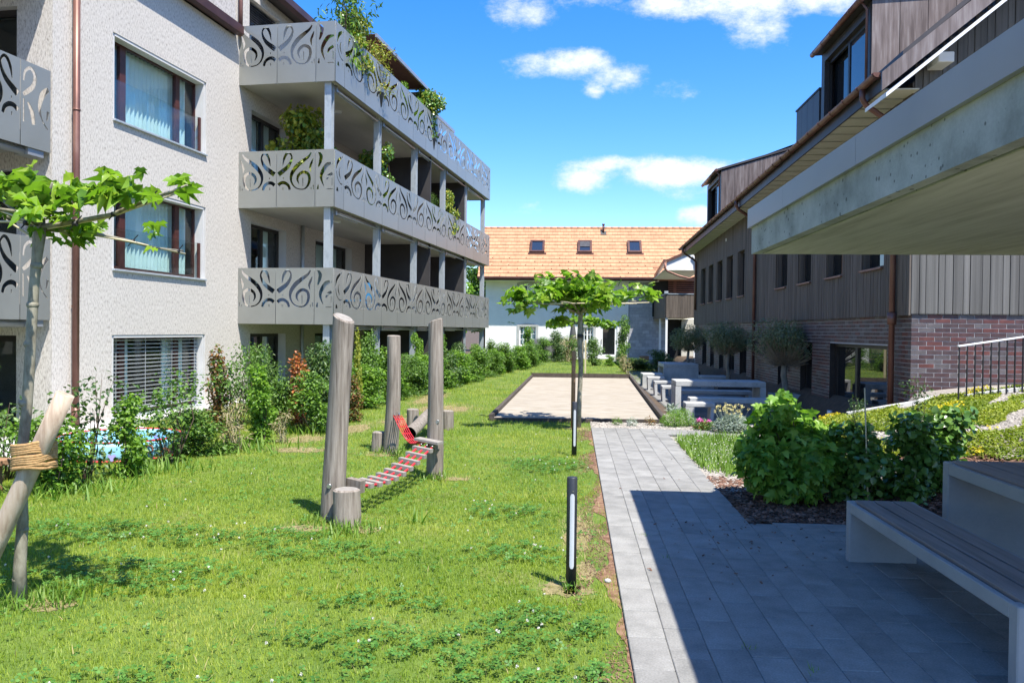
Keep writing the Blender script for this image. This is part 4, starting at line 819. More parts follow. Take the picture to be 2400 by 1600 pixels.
# ================================================================== far house with the orange tiled roof
fh = thing('tiled_house', 'white rendered house with orange tiled roof closing the far end of the garden', 'building', (0, 46, 0))
def arch_outer(x0, x1, z0, z1, rise=.09): return [(x0,z0)] + [(x0+(x1-x0)*t, z1+rise*math.sin(math.pi*t)) for t in np.linspace(0, 1, 9)] + [(x1,z0)]
wins = [(-3.14,-2.19,.72,1.82), (.42,1.10,.72,1.82), (-3.17,-2.22,3.0,4.22), (.42,1.10,3.0,4.22)]
door = (1.51,2.46,.05,1.95)
wl = MB(); cells(wl, lambda d, s, z: (s, d, z), -5.12, 3.08, -.1, 4.75, wins+[door], .14)
wl.quad((-5.12,0,-.1), (-5.12,0,4.75), (-5.12,6,4.75), (-5.12,6,-.1)); wl.add([(-5.12,-.9,4.6), (-5.12,6.9,4.6), (-5.12,2.2,7.6)], [(0,1,2)])
wl.build('wall', g['white_render'], fh)
MB().box(-5.1,5,4.9,5,0,4.7).build('back_wall', g['dark_room'], fh)
gb = MB().box(3.08,3.12,-.0,.5,-.1,4.7).box(3.12,5.2,.06,.3,-.1,4.7).build('block_wall', g['mortar'], fh)
for r in range(26):
    pass
bl = MB(); 
for r in range(25):
    z = .0+.185*r; x = 3.13-(.19 if r % 2 else 0)
    while x < 5.15:
        a, b = max(x,3.13)+.006, min(x+.38,5.18)-.006
        if b-a > .05: bl.box(a, b, .03, .07, z+.006, z+.179)
        x += .38
part_stuff(bl.build('block', g['grey_block'], gb)); gb.data.materials[0] = g['concrete_dark']
for (a, b, c, d) in wins:
    f = MB(); f.box(a,a+.06,.05,.1,c,d).box(b-.06,b,.05,.1,c,d).box(a+.06,b-.06,.05,.1,c,c+.06).box(a+.06,b-.06,.05,.1,d-.06,d); m = (a+b)/2; f.box(m-.045,m+.045,.04,.1,c+.06,d-.06)
    for z in (c+.36, c+.68): f.box(a+.06,m-.045,.06,.09,z-.016,z+.016).box(m+.045,b-.06,.06,.09,z-.016,z+.016)
    for q in ((a+m)/2, (m+b)/2): f.box(q-.014,q+.014,.062,.088,c+.06,d-.06)
    f = f.build('window', g['white_paint'], fh); MB().box(a+.06,b-.06,.076,.082,c+.06,d-.06).build('pane', g['glass'], f)
    MB().box(a+.1,m-.12,.2,.22,c+.1,d-.1).box(m+.12,b-.1,.2,.22,c+.1,d-.1).build('curtain', g['white_paint'], f)
    s = MB(); oa = arch_outer(a-.14,b+.14,c-.1,d+.1); ia = arch_outer(a,b,c,d,.0)
    n = len(oa); s.add([(x,-.03,z) for x, z in oa]+[(x,-.03,z) for x, z in ia]+[(x,.03,z) for x, z in oa], [(i,i+1,n+i+1,n+i) for i in range(n-1)]+[(2*n+i,2*n+i+1,i+1,i) for i in range(n-1)]); s.build('surround', g['concrete'], f)
    MB().box(a-.16,b+.16,-.07,.05,c-.14,c-.04).build('sill', g['concrete'], f)
a, b, c, d = door
f = MB().box(a,a+.13,.04,.1,c,d).box(b-.13,b,.04,.1,c,d).box(a+.13,b-.13,.04,.1,d-.14,d).box(a+.13,b-.13,.04,.1,c,c+.22).build('door', g['white_paint'], fh)
MB().box(a+.13,b-.13,.065,.075,c+.22,d-.14).build('pane', g['pane_dark'], f); MB().box(a+.04,a+.07,.0,.04,.85,1.15).build('handle', g['dark_frame'], f); MB().box(a-.1,b+.1,-.5,.03,-.1,.06).build('doorstep', g['concrete'], f)
# roof: battened deck, tiles laid in courses
EYr, EZ, RY, RZ, X0, X1 = -.84, 4.62, 2.0, 7.72, -5.5, 9.5
deck = MB().add([(X0+.05,EYr,EZ-.05),(X1,EYr,EZ-.05),(X1,RY,RZ-.05),(X0+.05,RY,RZ-.05),(X0+.05,EYr,EZ-.16),(X1,EYr,EZ-.16),(X1,RY,RZ-.2),(X0+.05,RY,RZ-.2)], [(0,1,2,3),(7,6,5,4),(0,4,5,1),(3,7,4,0),(2,6,7,3)]); deck.quad((X0+.05,RY,RZ-.05),(X1,RY,RZ-.05),(X1,5.5,EZ),(X0+.05,5.5,EZ))
deck = deck.build('roof', g['terracotta'], fh)
tl = MB(); NC = 14; dy, dz = (RY-EYr)/NC, (RZ-EZ)/NC; rr = random.Random(3); sg = MB()
for k in range(NC):
    ya, za = EYr+dy*k, EZ+dz*k; x = X0-(.16 if k % 2 else 0)
    while x < 8.2:
        w = .32; t = rr.uniform(-.006, .006); a, b = max(x, X0)+.004, x+w-.004
        if b > a+.05:
            lo = .075+t; tl.add([(a,ya-.05,za+lo-.05),(b,ya-.05,za+lo-.05),(b,ya+dy+.02,za+dz+.03),(a,ya+dy+.02,za+dz+.03),(a,ya-.05,za-.03),(b,ya-.05,za-.03)], [(0,1,2,3),(4,5,1,0),(4,0,3),(1,5,2)])
        x += w
    if k < 6:
        for x in np.arange(X0+.3+(.45 if k % 2 else 0), 5.2-.35*k*0, .97): sg.box(x-.02,x+.02,ya-.05,ya+.01,za+.03,za+.07)
part_stuff(tl.build('tile', g['tile'], deck)); part_stuff(sg.build('snow_guard', g['gutter_brown'], deck))
rd = MB()
for x in np.arange(X0, 8, .4): rd.tube([(x,RY,RZ+.0), (x+.41,RY,RZ+.0)], [.085,.1], 8)
part_stuff(rd.build('ridge_tile', g['tile'], deck))
MB().box(X0,4.62,EYr-.16,EYr-.03,EZ-.13,EZ+.0,.02).build('gutter', g['gutter_brown'], deck); MB().box(X0,4.6,EYr-.02,EYr+.02,EZ-.2,EZ-.03).build('fascia_board', g['gutter_brown'], deck); MB().box(X0+.05,4.7,EYr+.03,.0,EZ-.2,EZ-.165).build('soffit', g['white_paint'], deck)
sl_ = Vector((0, RY-EYr, RZ-EZ)).normalized(); nn = Vector((0, -sl_.z, sl_.y))
for k, (xa, xb) in enumerate(((-2.6,-1.79), (.18,.96), (3.05,3.82))):
    def q(x, t, h): p = Vector((x, EYr, EZ)) + sl_*t + nn*h; return p
    t0, t1 = 1.95, 2.95; f = MB()
    def sb(x0, x1, ta, tb, h0, h1, mb): mb.add([q(x0,ta,h0),q(x1,ta,h0),q(x1,tb,h0),q(x0,tb,h0),q(x0,ta,h1),q(x1,ta,h1),q(x1,tb,h1),q(x0,tb,h1)], [(0,3,2,1),(4,5,6,7),(0,1,5,4),(1,2,6,5),(2,3,7,6),(3,0,4,7)])
    sb(xa-.02,xa+.1,t0,t1,.0,.17,f); sb(xb-.1,xb+.02,t0,t1,.0,.17,f); sb(xa+.1,xb-.1,t0,t0+.12,.0,.165,f); sb(xa+.1,xb-.1,t1-.1,t1,.0,.175,f)
    f = f.build('skylight', g['gutter_brown'], deck); p = MB(); sb(xa+.1,xb-.1,t0+.12,t1-.1,.12,.13,p); p.build('pane', g['pane_sky'], f); p = MB(); sb(xa+.09,xb-.09,t0+.1,t1-.08,.152,.178,p) if False else None
    p = MB(); sb(xa-.12,xb+.12,t0-.1,t0,.06,.09,p); p.build('flashing', g['gutter_brown'], f)
    if k == 1:
        for j in range(5): p = MB(); sb(xa+.11,xb-.11,t0+.45+.09*j,t0+.51+.09*j,.16,.175,p); p.build('blind_slat', g['dark_blind'], f)
v = MB(); p = Vector((1.66, EYr, EZ)) + sl_*3.75; v.tube([p, p+Vector((0,0,.5))], .06, 10).tube([p+Vector((0,0,.48)), p+Vector((0,0,.56))], .085, 10); v.build('vent_pipe', g['gutter_brown'], deck)
p2 = MB(); p2.add([tuple(p+Vector((dx,-.16 if j == 0 else .16,(-.16 if j == 0 else .16)+.07))) for j in (0, 1) for dx in ((-.17,.17) if j == 0 else (.17,-.17))], [(0,1,2,3)]); p2.build('vent_flashing', g['cover_dark'], deck)
# side wing with the boarded balcony
sw = thing('balcony_porch', 'dark boarded first floor balcony on white posts between the tiled house and the timber house', 'balcony', (4.49, 40, 0))
b_ = MB().box(.03,1.66,.03,6,2.34,2.46).build('floor_slab', g['cream'], sw)
k = 0
for y in np.arange(0, 5.9, .15): MB().box(0,.028,y+.004,y+.146,2.30,3.46).build('board', g['timber_dark'], b_)
for x in np.arange(0.03, 1.62, .15): MB().box(x+.004,x+.146,-.028,0,2.30,3.46).build('board', g['timber_dark'], b_)
MB().box(-.03,.06,-.05,5.95,3.46,3.50).box(.06,1.65,-.05,.05,3.46,3.50).box(-.06,.12,-.08,.1,3.5,3.62).build('coping', g['galvanised'], sw)
for y in (.06, 3.0): MB().box(.02,.12,y-.05,y+.05,-.3,2.34).build('post', g['white_paint'], sw)
MB().box(.5,1.3,3.9,4.0,-.3,2.3).build('doorway', g['dark_room'], sw); MB().box(1.3,2.6,3.7,3.9,-.3,2.3).build('side_wall', g['cream'], sw); MB().box(1.62,2.0,1.5,1.58,-.3,1.2).build('door_leaf', g['white_paint'], sw)
MB().box(-.1,2.6,5.6,5.7,2.46,5.2).build('back_wall', g['dark_room'], sw)
for j in range(9): MB().box(.75,2.2,5.4,5.46,3.45+.12*j,3.51+.12*j).build('slat', g['slat_red'], sw)
MB().box(1.05,1.2,5.45,5.5,3.4,4.5).build('slat_post', g['slat_red'], sw)
MB().add([(0,-.2,4.66),(1.62,-.2,4.66),(1.62,-.2,5.75),(.9,-.2,5.45),(0,-.2,5.02),(0,-.16,4.66),(1.62,-.16,4.66),(1.62,-.16,5.75),(.9,-.16,5.45),(0,-.16,5.02)], [(0,1,2,3,4),(9,8,7,6,5),(0,5,6,1),(4,9,5,0)]).build('gable', g['white_paint'], sw)
MB().add([(-.12,-.25,4.62),(1.7,-.25,4.62),(1.7,6,4.5),(-.12,6,4.5),(-.12,-.25,4.655),(1.7,-.25,4.655),(1.7,6,4.535),(-.12,6,4.535)], [(0,3,2,1),(4,5,6,7),(0,1,5,4),(3,0,4,7)]).build('soffit', g['cream'], sw)
MB().bar((-.1,-.3,5.05), (-.02,5.0,4.68), .12, .2).bar((-.02,-.24,5.07), (1.7,-.24,5.85), .08, .12).build('verge_board', g['copper'], sw)
MB().tube([(-.1,-.3,5.0),(-.08,-.3,4.72),(.02,-.3,4.58),(.6,-.3,4.35),(1.1,-.3,4.22),(1.4,-.3,4.3),(1.45,-.3,4.7),(1.45,-.3,5.25),(1.3,-.3,5.45)], .05, 8).build('downpipe', g['copper'], sw)
# ================================================================== foliage builders
def rotz(r, a):
    c, s = np.cos(a), np.sin(a); return np.stack([r[..., 0]*c-r[..., 1]*s, r[..., 0]*s+r[..., 1]*c, r[..., 2]], -1)
def frames(N, rng):
    N = N/np.linalg.norm(N, axis=1, keepdims=True); t = rng.normal(size=N.shape); t -= (t*N).sum(1, keepdims=True)*N; t /= np.linalg.norm(t, axis=1, keepdims=True); return t, np.cross(N, t), N
def stamp(P, N, S, base, faces, rng, T=None):
    """copies of a little mesh (base (k,3), faces) at points P with normals N and sizes S"""
    t, b, n = frames(N, rng)
    if T is not None:
        t = T/np.linalg.norm(T, axis=1, keepdims=True); b = np.cross(N, t); b /= np.linalg.norm(b, axis=1, keepdims=True)+1e-9; n = np.cross(t, b)
    base = np.asarray(base, float); V = P[:, None, :] + S[:, None, None]*(base[None, :, 0:1]*b[:, None, :] + base[None, :, 1:2]*t[:, None, :] + base[None, :, 2:3]*n[:, None, :])
    F = np.asarray(faces)[None] + (np.arange(len(P))*len(base))[:, None, None]; return V.reshape(-1, 3), F.reshape(-1, F.shape[-1])
LEAF = ([(0,0,0),(-.3,.45,.10),(0,1,-.08),(.3,.45,.10)], [(0,3,2),(0,2,1)])
LEAF_W = ([(0,0,0),(-.42,.35,.08),(-.3,.75,.02),(0,1,-.12),(.3,.75,.02),(.42,.35,.08),(0,.45,-.02)], [(0,5,6),(5,4,6),(4,3,6),(3,2,6),(2,1,6),(1,0,6)])
LOBED = ([(0,.0,0),(-.22,-.08,.02),(-.52,.10,-.06),(-.34,.28,.04),(-.60,.52,-.10),(-.26,.52,.05),(-.20,.72,.0),(0,1.0,-.16),(.20,.72,.0),(.26,.52,.05),(.60,.52,-.10),(.34,.28,.04),(.52,.10,-.06),(.22,-.08,.02),(0,.38,-.02)], [(i, (i+13) % 14, 14) for i in range(14)])
NARROW = ([(0,0,0),(-.13,.45,.05),(0,1,-.05),(.13,.45,.05)], [(0,3,2),(0,2,1)])
def clumps(spec, n, rng, shell=.45):
    """random points in a set of ellipsoids [(cx,cy,cz,rx,ry,rz)], denser near their surface; returns points and outward directions"""
    sp = np.array(spec, float); w = sp[:, 3]*sp[:, 4]*sp[:, 5]; w = w**.7; w /= w.sum(); k = rng.choice(len(sp), n, p=w)
    d = rng.normal(size=(n, 3)); d /= np.linalg.norm(d, axis=1, keepdims=True); r = rng.random(n)**shell
    return sp[k, :3] + d*r[:, None]*sp[k, 3:], d
def foliage(name, spec, n, size, m, seed, leaf=LEAF, up=.7, shell=.45, zmin=.02, jit=.45, droop=0):
    rng = np.random.default_rng(seed); P, d = clumps(spec, n, rng, shell); keep = P[:, 2] > zmin; P = P[keep]; d = d[keep]
    N = d*.55 + np.array([0, 0, up]) + rng.normal(size=d.shape)*.5; T = d + rng.normal(size=d.shape)*.6 + np.array([0, 0, .25-droop]); T -= (T*N).sum(1, keepdims=True)*N/(N*N).sum(1, keepdims=True)
    S = size*(1-jit/2+jit*rng.random(len(P))); V, F = stamp(P, N, S, leaf[0], leaf[1], rng, T); me = np_mesh(name, V, F); 
    for k in (m if isinstance(m, list) else [m]): me.materials.append(g[k])
    if isinstance(m, list): me.polygons.foreach_set('material_index', np.repeat(rng.choice(len(m), len(P), p=[.75, .25][:len(m)]), len(leaf[1])).astype(np.int32))
    return me
def stems_mesh(name, tips, base_r, r, m, seed, bend=.15, root=.05):
    rn = random.Random(seed); mb = MB()
    for t in tips:
        b = Vector((rn.uniform(-root, root), rn.uniform(-root, root), -.03)); t = Vector(t); q = b.lerp(t, .5)+Vector((rn.uniform(-1, 1), rn.uniform(-1, 1), 0))*bend*t.length
        mb.tube([b, b.lerp(q, .6), q, q.lerp(t, .6), t], [base_r, base_r*.85, (base_r+r)/2, r*1.1, r*.6], 5)
    me = mb.mesh(name); me.materials.append(g[m]); return me
def shrub(name, label, cat, loc, fol, stem, group=None, rz=0, sc=1., sz=None):
    t = thing(name, label, cat, loc, rz, group); t.scale = (sc, sc, sz or sc)
    obj('stem', stem, None, t); obj('foliage', fol, None, t); return t
def bush_spec(w, h, seed, k=7, taper=0):
    rn = random.Random(seed); out = []
    for i in range(k):
        z = h*(.12+.80*i/(k-1)); f = 1-taper*(i/(k-1)); a = rn.random()*6.28; r = w*.5*f; o = r*rn.uniform(.15, .55)
        out.append((o*math.cos(a), o*math.sin(a), z, r*rn.uniform(.5, .8), r*rn.uniform(.5, .8), h*rn.uniform(.12, .2)))
    return out
def tips_of(spec, n, seed):
    rn = random.Random(seed); s = [rn.choice(spec) for _ in range(n)]; return [(a+rn.uniform(-.4, .4)*d, b+rn.uniform(-.4, .4)*e, c+.6*f) for a, b, c, d, e, f in s]

# ------------------------------------------------------------------ shared bush meshes
BUSH = {}
def mk(key, w, h, n, size, m, seed, leaf=LEAF, k=8, taper=.3, stem='bark_brown', nst=9, **kw):
    sp = bush_spec(w, h, seed, k, taper); BUSH[key] = (foliage('foliage', sp, n, size, m, seed, leaf, **kw), stems_mesh('stem', tips_of(sp, nst, seed+1), .009, .003, stem, seed+2))
mk('light', .62, 1.0, 2600, .055, 'leaf_light', 21); mk('light2', .75, .95, 2800, .06, ['leaf_light', 'leaf_mid'], 22, taper=.15); mk('mid', .85, 1.0, 3200, .055, 'leaf_mid', 23, taper=.15); mk('mid2', .8, 1.05, 3000, .06, ['leaf_mid', 'leaf_light'], 24, taper=.2)
mk('dark', .9, 1.0, 3200, .06, 'leaf_dark', 25, taper=.1); mk('column', .48, 1.0, 2300, .06, 'leaf_light', 26, taper=.25); mk('feather', 1.0, 1.0, 4200, .05, ['leaf_mid', 'leaf_dark'], 27, NARROW, taper=.25)
mk('bronze', .55, 1.0, 1900, .055, ['leaf_bronze', 'leaf_mid'], 28, taper=.35); mk('orange', .42, 1.0, 1500, .055, 'leaf_orange', 29, taper=.2); mk('yellow', .5, 1.0, 1100, .06, 'leaf_yellow', 30, taper=.4)
mk('loose', .75, 1.0, 950, .055, 'leaf_mid', 31, taper=-.4, nst=14); mk('thin', .55, 1.0, 420, .06, 'leaf_dark', 32, taper=-.5, nst=11)
mk('straw', .45, .8, 300, .12, 'leaf_straw', 33, NARROW, taper=-.6, nst=22, stem='cane')
mk('gloss', .9, 1.0, 1700, .09, 'leaf_gloss', 34, LEAF_W, taper=.1)
def B(key, label, x, y, h, w=1., group=None, name='shrub', z=None, cat='shrub'):
    f, s = BUSH[key]; r = random.Random(int(x*100+y*10)); t = shrub(name, label, cat, (x, y, float(H(x, y)) if z is None else z), f, s, group, r.random()*6.28, 1, None); t.scale = (w, w, h); return t
# shrubs in front of the left building
B('light2', 'bushy bright green shrub low behind the slanting tree stake', at(112, 1100, 7.3).x, 7.3, .78, .95)
B('mid2', 'green shrub with reddish tips at the far left edge before the dark window', -6.6, 8.3, 1.35, .8); B('thin', 'sparse little shrub left of the plane tree trunk', -5.9, 7.9, .8, .9)
B('thin', 'tall thin shrub of dark red tinged leaves before the paddling pool', at(195, 1100, 7.75).x, 7.75, 1.08, 1.05); B('column', 'bright green slim shrub in front of the middle of the paddling pool', at(288, 1080, 8.2).x, 8.2, .85, .8)
B('loose', 'open shrub with bare dark stems right of the paddling pool', at(392, 1050, 9.1).x, 9.1, 1.02, 1.05); B('mid', 'rounded low green shrub between the pool and the bare stalks', at(458, 1040, 9.75).x, 9.75, .6, .9); B('straw', 'tuft of bare straw stalks among the shrubs', at(540, 1030, 10.1).x, 10.1, .8, .75)
B('column', 'dense bright green column shaped shrub left of the tallest log post', at(600, 1010, 10.8).x, 10.8, 1.05, .95); B('straw', 'small twiggy clump beside the bright green column shaped shrub', at(650, 1000, 10.9).x, 10.9, .55, .5)
B('bronze', 'upright shrub with bronze red shoots in front of the wall corner', at(503, 930, 12).x, 12.0, 1.25, .95); B('loose', 'loose dark green shrub right of the bronze red one', at(545, 930, 12.1).x, 12.1, 1.25, .9); B('feather', 'large feathery dark green shrub before the balcony window', at(600, 900, 13).x, 13.0, 1.3, 1.1); B('mid', 'broad green shrub under the large feathery one', at(645, 930, 12.4).x, 12.4, .8, .8)
B('orange', 'orange brown shrub left of the tallest log post', at(693, 930, 12.5).x, 12.5, 1.12, 1.1); B('bronze', 'small coppery shrub low beside the tallest log post', at(815, 930, 13.5).x, 13.5, .75, .7); B('mid2', 'bushy green shrub just left of the tallest log post', at(722, 950, 12.0).x, 12.0, .82, .95); B('dark', 'dark leafy shrub behind the bushy one near the tallest log post', at(735, 900, 13.4).x, 13.4, 1.3, .9)
B('yellow', 'tall yellow green shoot beside the tallest log post', at(820, 850, 14.6).x, 14.6, 1.5, .45)
r_ = random.Random(8); keys = ['mid2', 'dark', 'light2', 'mid', 'mid2', 'feather', 'mid', 'light']
ys = [14.3, 15.1, 15.9, 16.8, 17.7, 18.6, 19.5, 20.4, 21.4, 22.4, 23.4, 24.4, 25.5, 26.6, 27.7, 28.9, 30.1, 31.3, 32.5, 33.8, 35.1, 36.4]
LOOK = dict(mid2='two toned green', dark='dark leaved', light2='bright green', mid='mid green', feather='feathery', light='pale green')
ORD = 'first second third fourth fifth sixth seventh eighth ninth tenth eleventh twelfth thirteenth fourteenth fifteenth sixteenth seventeenth eighteenth nineteenth twentieth twenty-first twenty-second'.split()
GH = 'shrubs of the boundary hedge below the balconies'
for i, y in enumerate(ys):
    x = -4.15 + (y-14)*.118 - (.18 if i % 2 else 0) + (max(0, y-24))*.012; B(keys[i % 8], '%s hedge shrub below the balconies, %s counting from the log posts' % (LOOK[keys[i % 8]], ORD[i]), x-.35, y, .88+.25*r_.random()-(.12 if y > 26 else 0), 1.2+.25*r_.random(), GH)
for i, y in enumerate((15.6, 17.2, 18.9, 20.8, 22.7, 24.9, 27.4, 30.2)):
    x = -4.95 + (y-14)*.118; B(('feather', 'mid', 'yellow', 'light', 'mid2', 'dark', 'light2', 'mid')[i], 'tall %s shrub behind the hedge, %s of its row from the log posts' % (('feathery','green','yellow leaved','bright','green','dark','bright','green')[i], ORD[i]), x, y, 1.3+.2*r_.random()-(.3 if y > 24 else 0), .8, 'taller shrubs behind the boundary hedge')
# far garden before the tiled house
for i, (k, lab, x, y, h, w) in enumerate((('mid2', 'bushy shrub below the left arched window of the tiled house', -1.6, 40.5, 1.1, 1.3), ('light', 'yellowish green shrub at the far end of the hedge', -2.2, 39.0, 1.7, 1.2), ('dark', 'dark rounded shrub left of the straw coloured grass', -.9, 41.0, 1.5, 1.2), ('straw', 'clump of tall straw coloured grass in the far garden', -.3, 41.5, 1.6, 2.2), ('loose', 'small tree like shrub left of the far white stake', .0, 38.0, 1.3, 1.2),
    ('mid', 'round headed little shrub right of the far white stake', .95, 37.2, 1.25, 1.15), ('mid2', 'rose bush climbing at the corner of the grey block wall', 2.35, 39.5, 2.35, 1.1), ('light', 'low leafy plant on the far lawn before the white door', 1.6, 37.0, .5, 1.0), ('dark', 'low dark shrub in shade by the balcony posts', 4.1, 39.0, 1.0, 1.6), ('dark', 'low shaded ground shrub before the grey block wall', 3.1, 39.6, .6, 1.8))):
    B(k, lab, x, y, h, w)
# ------------------------------------------------------------------ trees behind
def far_tree(x, y, h, w, label, seed, m='leaf_mid'):
    t = thing('tree', label, 'tree', (x, y, -.1)); sp = [(random.Random(seed+i).uniform(-.3, .3)*w, random.Random(seed*3+i).uniform(-.3, .3)*w, h*(.35+.06*i), w*.32, w*.32, h*.13) for i in range(10)]
    MB().tube([(0,0,0), (.05,0,h*.4), (0,.1,h*.75)], [.18,.13,.05], 8).build('trunk', g['bark_brown'], t); obj('crown', foliage('crown', sp, 5200, .24, m, seed, LEAF_W), None, t)
far_tree(-7.0, 62, 6.9, 4.0, 'green tree showing behind the far end of the balconies', 4); far_tree(-12, 68, 7, 5, 'tree farther left behind the apartment block', 5); far_tree(-9.4, 58, 5.2, 3.4, 'bushy tree between the apartment block and the tiled house', 6, 'leaf_light')
# ------------------------------------------------------------------ olive trees in planters
OL_T = None
for k, (px_, Y, wid, lab, pw) in enumerate(((1838, 19.9, 1.75, 'olive tree with bare inner twigs and thick pale trunk, nearest the glass door', .62), (1705, 25.2, 1.5, 'middle olive tree with a wavy trunk against the brick wall', .7), (1612, 30.6, 1.4, 'farthest olive tree beside the dark doorway', .8))):
    b = at(px_*.98, 900*.98, Y); t = thing('olive_tree', lab, 'tree', (b.x, Y, TZ+.45)); R = wid/2; rn = random.Random(40+k)
    hz = (1.0, 1.0, .95)[k]; zc = (1.28, 1.38, 1.33)[k]-(TZ+.45)
    sp = [(R*.55*math.cos(a), R*.55*math.sin(a), zc+rn.uniform(-.2, .28)+(.16 if k == 0 else 0), R*.5, R*.5, R*(.32 if k == 0 else .42)) for a in np.arange(0, 6.28, .9)] + [(0,0,zc+.25,R*.6,R*.6,R*.45), (0,0,zc-.1+(.3 if k == 0 else 0),R*.6,R*.6,R*(.3 if k == 0 else .45))]
    MB().tube([(0,0,-.1), (.03,.02,.2), (-.02,0,.45), (.02,.02,zc-.35)], [.085,.075,.07,.075] if k == 0 else [.06,.055,.05,.05], 10).build('trunk', g['olive_bark'], t)
    tw = MB()
    for i in range(260 if k == 0 else 90):
        a = rn.random()*6.28; e = rn.uniform(-.55, 1.2); L = R*rn.uniform(.6, 1.0); s0 = Vector((.02,.02,zc-.38)); d = Vector((math.cos(a)*math.cos(e), math.sin(a)*math.cos(e), math.sin(e)*.9)); tw.tube([s0, s0+d*L*.5+Vector((0,0,.05)), Vector((0,0,zc-.1))+d*L], [.012,.007,.004], 4, False)
    tw.build('twig', g['twig'], t); obj('crown', foliage('crown', sp, (5200, 6500, 6000)[k], .085, 'leaf_olive', 50+k, NARROW, shell=.3, zmin=.2), None, t)
    p = thing('planter', ('pale concrete planter box holding the nearest olive tree', 'dark planter of the middle olive tree behind the long table', 'dark planter tub of the farthest olive tree')[k], 'planter', (b.x, Y, TZ)); h = .45
    MB().box(-pw/2,pw/2,-pw/2,-pw/2+.04,0,h).box(-pw/2,pw/2,pw/2-.04,pw/2,0,h).box(-pw/2,-pw/2+.04,-pw/2+.04,pw/2-.04,0,h).box(pw/2-.04,pw/2,-pw/2+.04,pw/2-.04,0,h).build('tub', g['planter_grey' if k == 0 else 'screen_dark'], p); MB().box(-pw/2+.04,pw/2-.04,-pw/2+.04,pw/2-.04,.02,h-.06).build('soil', g['soil'], p)

# ------------------------------------------------------------------ plane trees trained flat
pl_meshes = []
for k in range(4):
    b_, f_ = LOBED; rn = random.Random(k); V = [(x*(1+rn.uniform(-.12, .12)), y*(1+rn.uniform(-.08, .08)), z*(1+.8*k)-.12*y*y*k*.6) for x, y, z in b_]
    me = np_mesh('leaf', V, f_); me.materials.append(g['leaf_plane']); pl_meshes.append(me)
def leaf_rot(rn, d, tilt): 
    """leaf pointing along d (its long axis), blade roughly facing up"""
    y = Vector(d).normalized(); up = Vector((rn.gauss(0, .45), rn.gauss(0, .45), 1)); z = (up-up.dot(y)*y).normalized(); x = y.cross(z); return Matrix((x, y, z)).transposed().to_euler()
def add_leaf(t, p, d, s, rn):
    o = obj('leaf', rn.choice(pl_meshes), None, t, p, leaf_rot(rn, d, 0)); o.scale = (s, s, s); return o
tree = thing('plane_tree', 'young plane tree with flat branches tied to canes at left, propped by a slanting stake', 'tree', gr(45, 1383)); T0 = tree.location.copy(); Yt = T0.y
def tp(x, y, dY=0): return at(x, y, Yt+dY) - T0
tk = MB(); pts = [(45,1390),(47,1300),(50,1200),(50,1110),(54,1020),(60,950),(66,850),(74,740),(80,650),(85,590),(90,540),(92,500)]; rr_ = [.044,.034,.031,.030,.029,.029,.029,.028,.027,.028,.034,.026]
P = [tp(*p) for p in pts]
for i in range(1, len(P)-1): P[i] += Vector((random.Random(i).uniform(-.006, .006), 0, 0))
tk.tube(P, rr_, 12)
for x, y, r in ((58,925,.037), (48,1035,.034), (68,790,.032), (75,700,.033), (44,1330,.037), (52,1215,.033), (84,610,.033)):
    p = tp(x, y); tk.tube([p-Vector((0,0,.018)), p-Vector((0,0,.006)), p+Vector((0,0,.006)), p+Vector((0,0,.018))], [r*.8, r, r, r*.8], 12)
tk.build('trunk', g['bark_plane'], tree)
br_ = [[(92,520,0),(140,515,-.05),(260,492,-.15),(345,455,-.22),(395,440,-.28),(430,425,-.3)], [(92,520,0),(165,525,.2),(290,552,.6),(360,570,.85),(420,576,1.1)], [(95,525,0),(140,530,.3),(175,548,.5),(205,558,.7)], [(90,520,0),(40,490,.1),(0,455,.2),(-60,440,.3)], [(90,518,0),(50,488,-.2),(-10,480,-.4),(-80,470,-.7)], [(88,530,0),(50,505,.3),(5,495,.6),(-60,490,.9)], [(90,500,0),(70,450,0),(30,430,.05),(-10,420,.1)], [(90,500,0),(110,455,-.1),(120,420,-.15)]]
bm_ = MB()
for b in br_: bm_.tube([tp(*p) for p in b], list(np.linspace(.016, .006, len(b))), 7)
bm_.build('branch', g['bark_plane'], tree)
cn_ = MB()
for b in ([(110,520,-.02),(250,494,-.13),(400,440,-.27)], [(150,523,.17),(300,550,.62),(425,578,1.12)], [(-30,503,.1),(60,505,0),(110,512,0)], [(10,497,.55),(75,540,.1)], [(-60,455,.2),(80,510,.0)]): cn_.tube([tp(x, y+5, z) for x, y, z in b], .007, 6)
part_stuff(cn_.build('cane', g['cane'], tree)); tie = MB()
for x, y, z in ((172,512,-.1), (262,490,-.15), (345,455,-.22), (195,532,.25), (304,553,.65), (408,575,1.05), (60,510,0), (85,520,0)):
    p = tp(x, y+2, z); MB().tube([p+Vector((-.012,0,.0)), p+Vector((.012,0,.0))], .014, 8).bar(p+Vector((-.03,0,-.03)), p+Vector((.04,0,.045)), .005, .005).build('tie', g['black_plastic'], tree)
tie.tube([tp(83,545), tp(78,590), tp(72,640)], .006, 6); tie.build('tie', g['black_plastic'], tree)
rn = random.Random(77); nl = 0
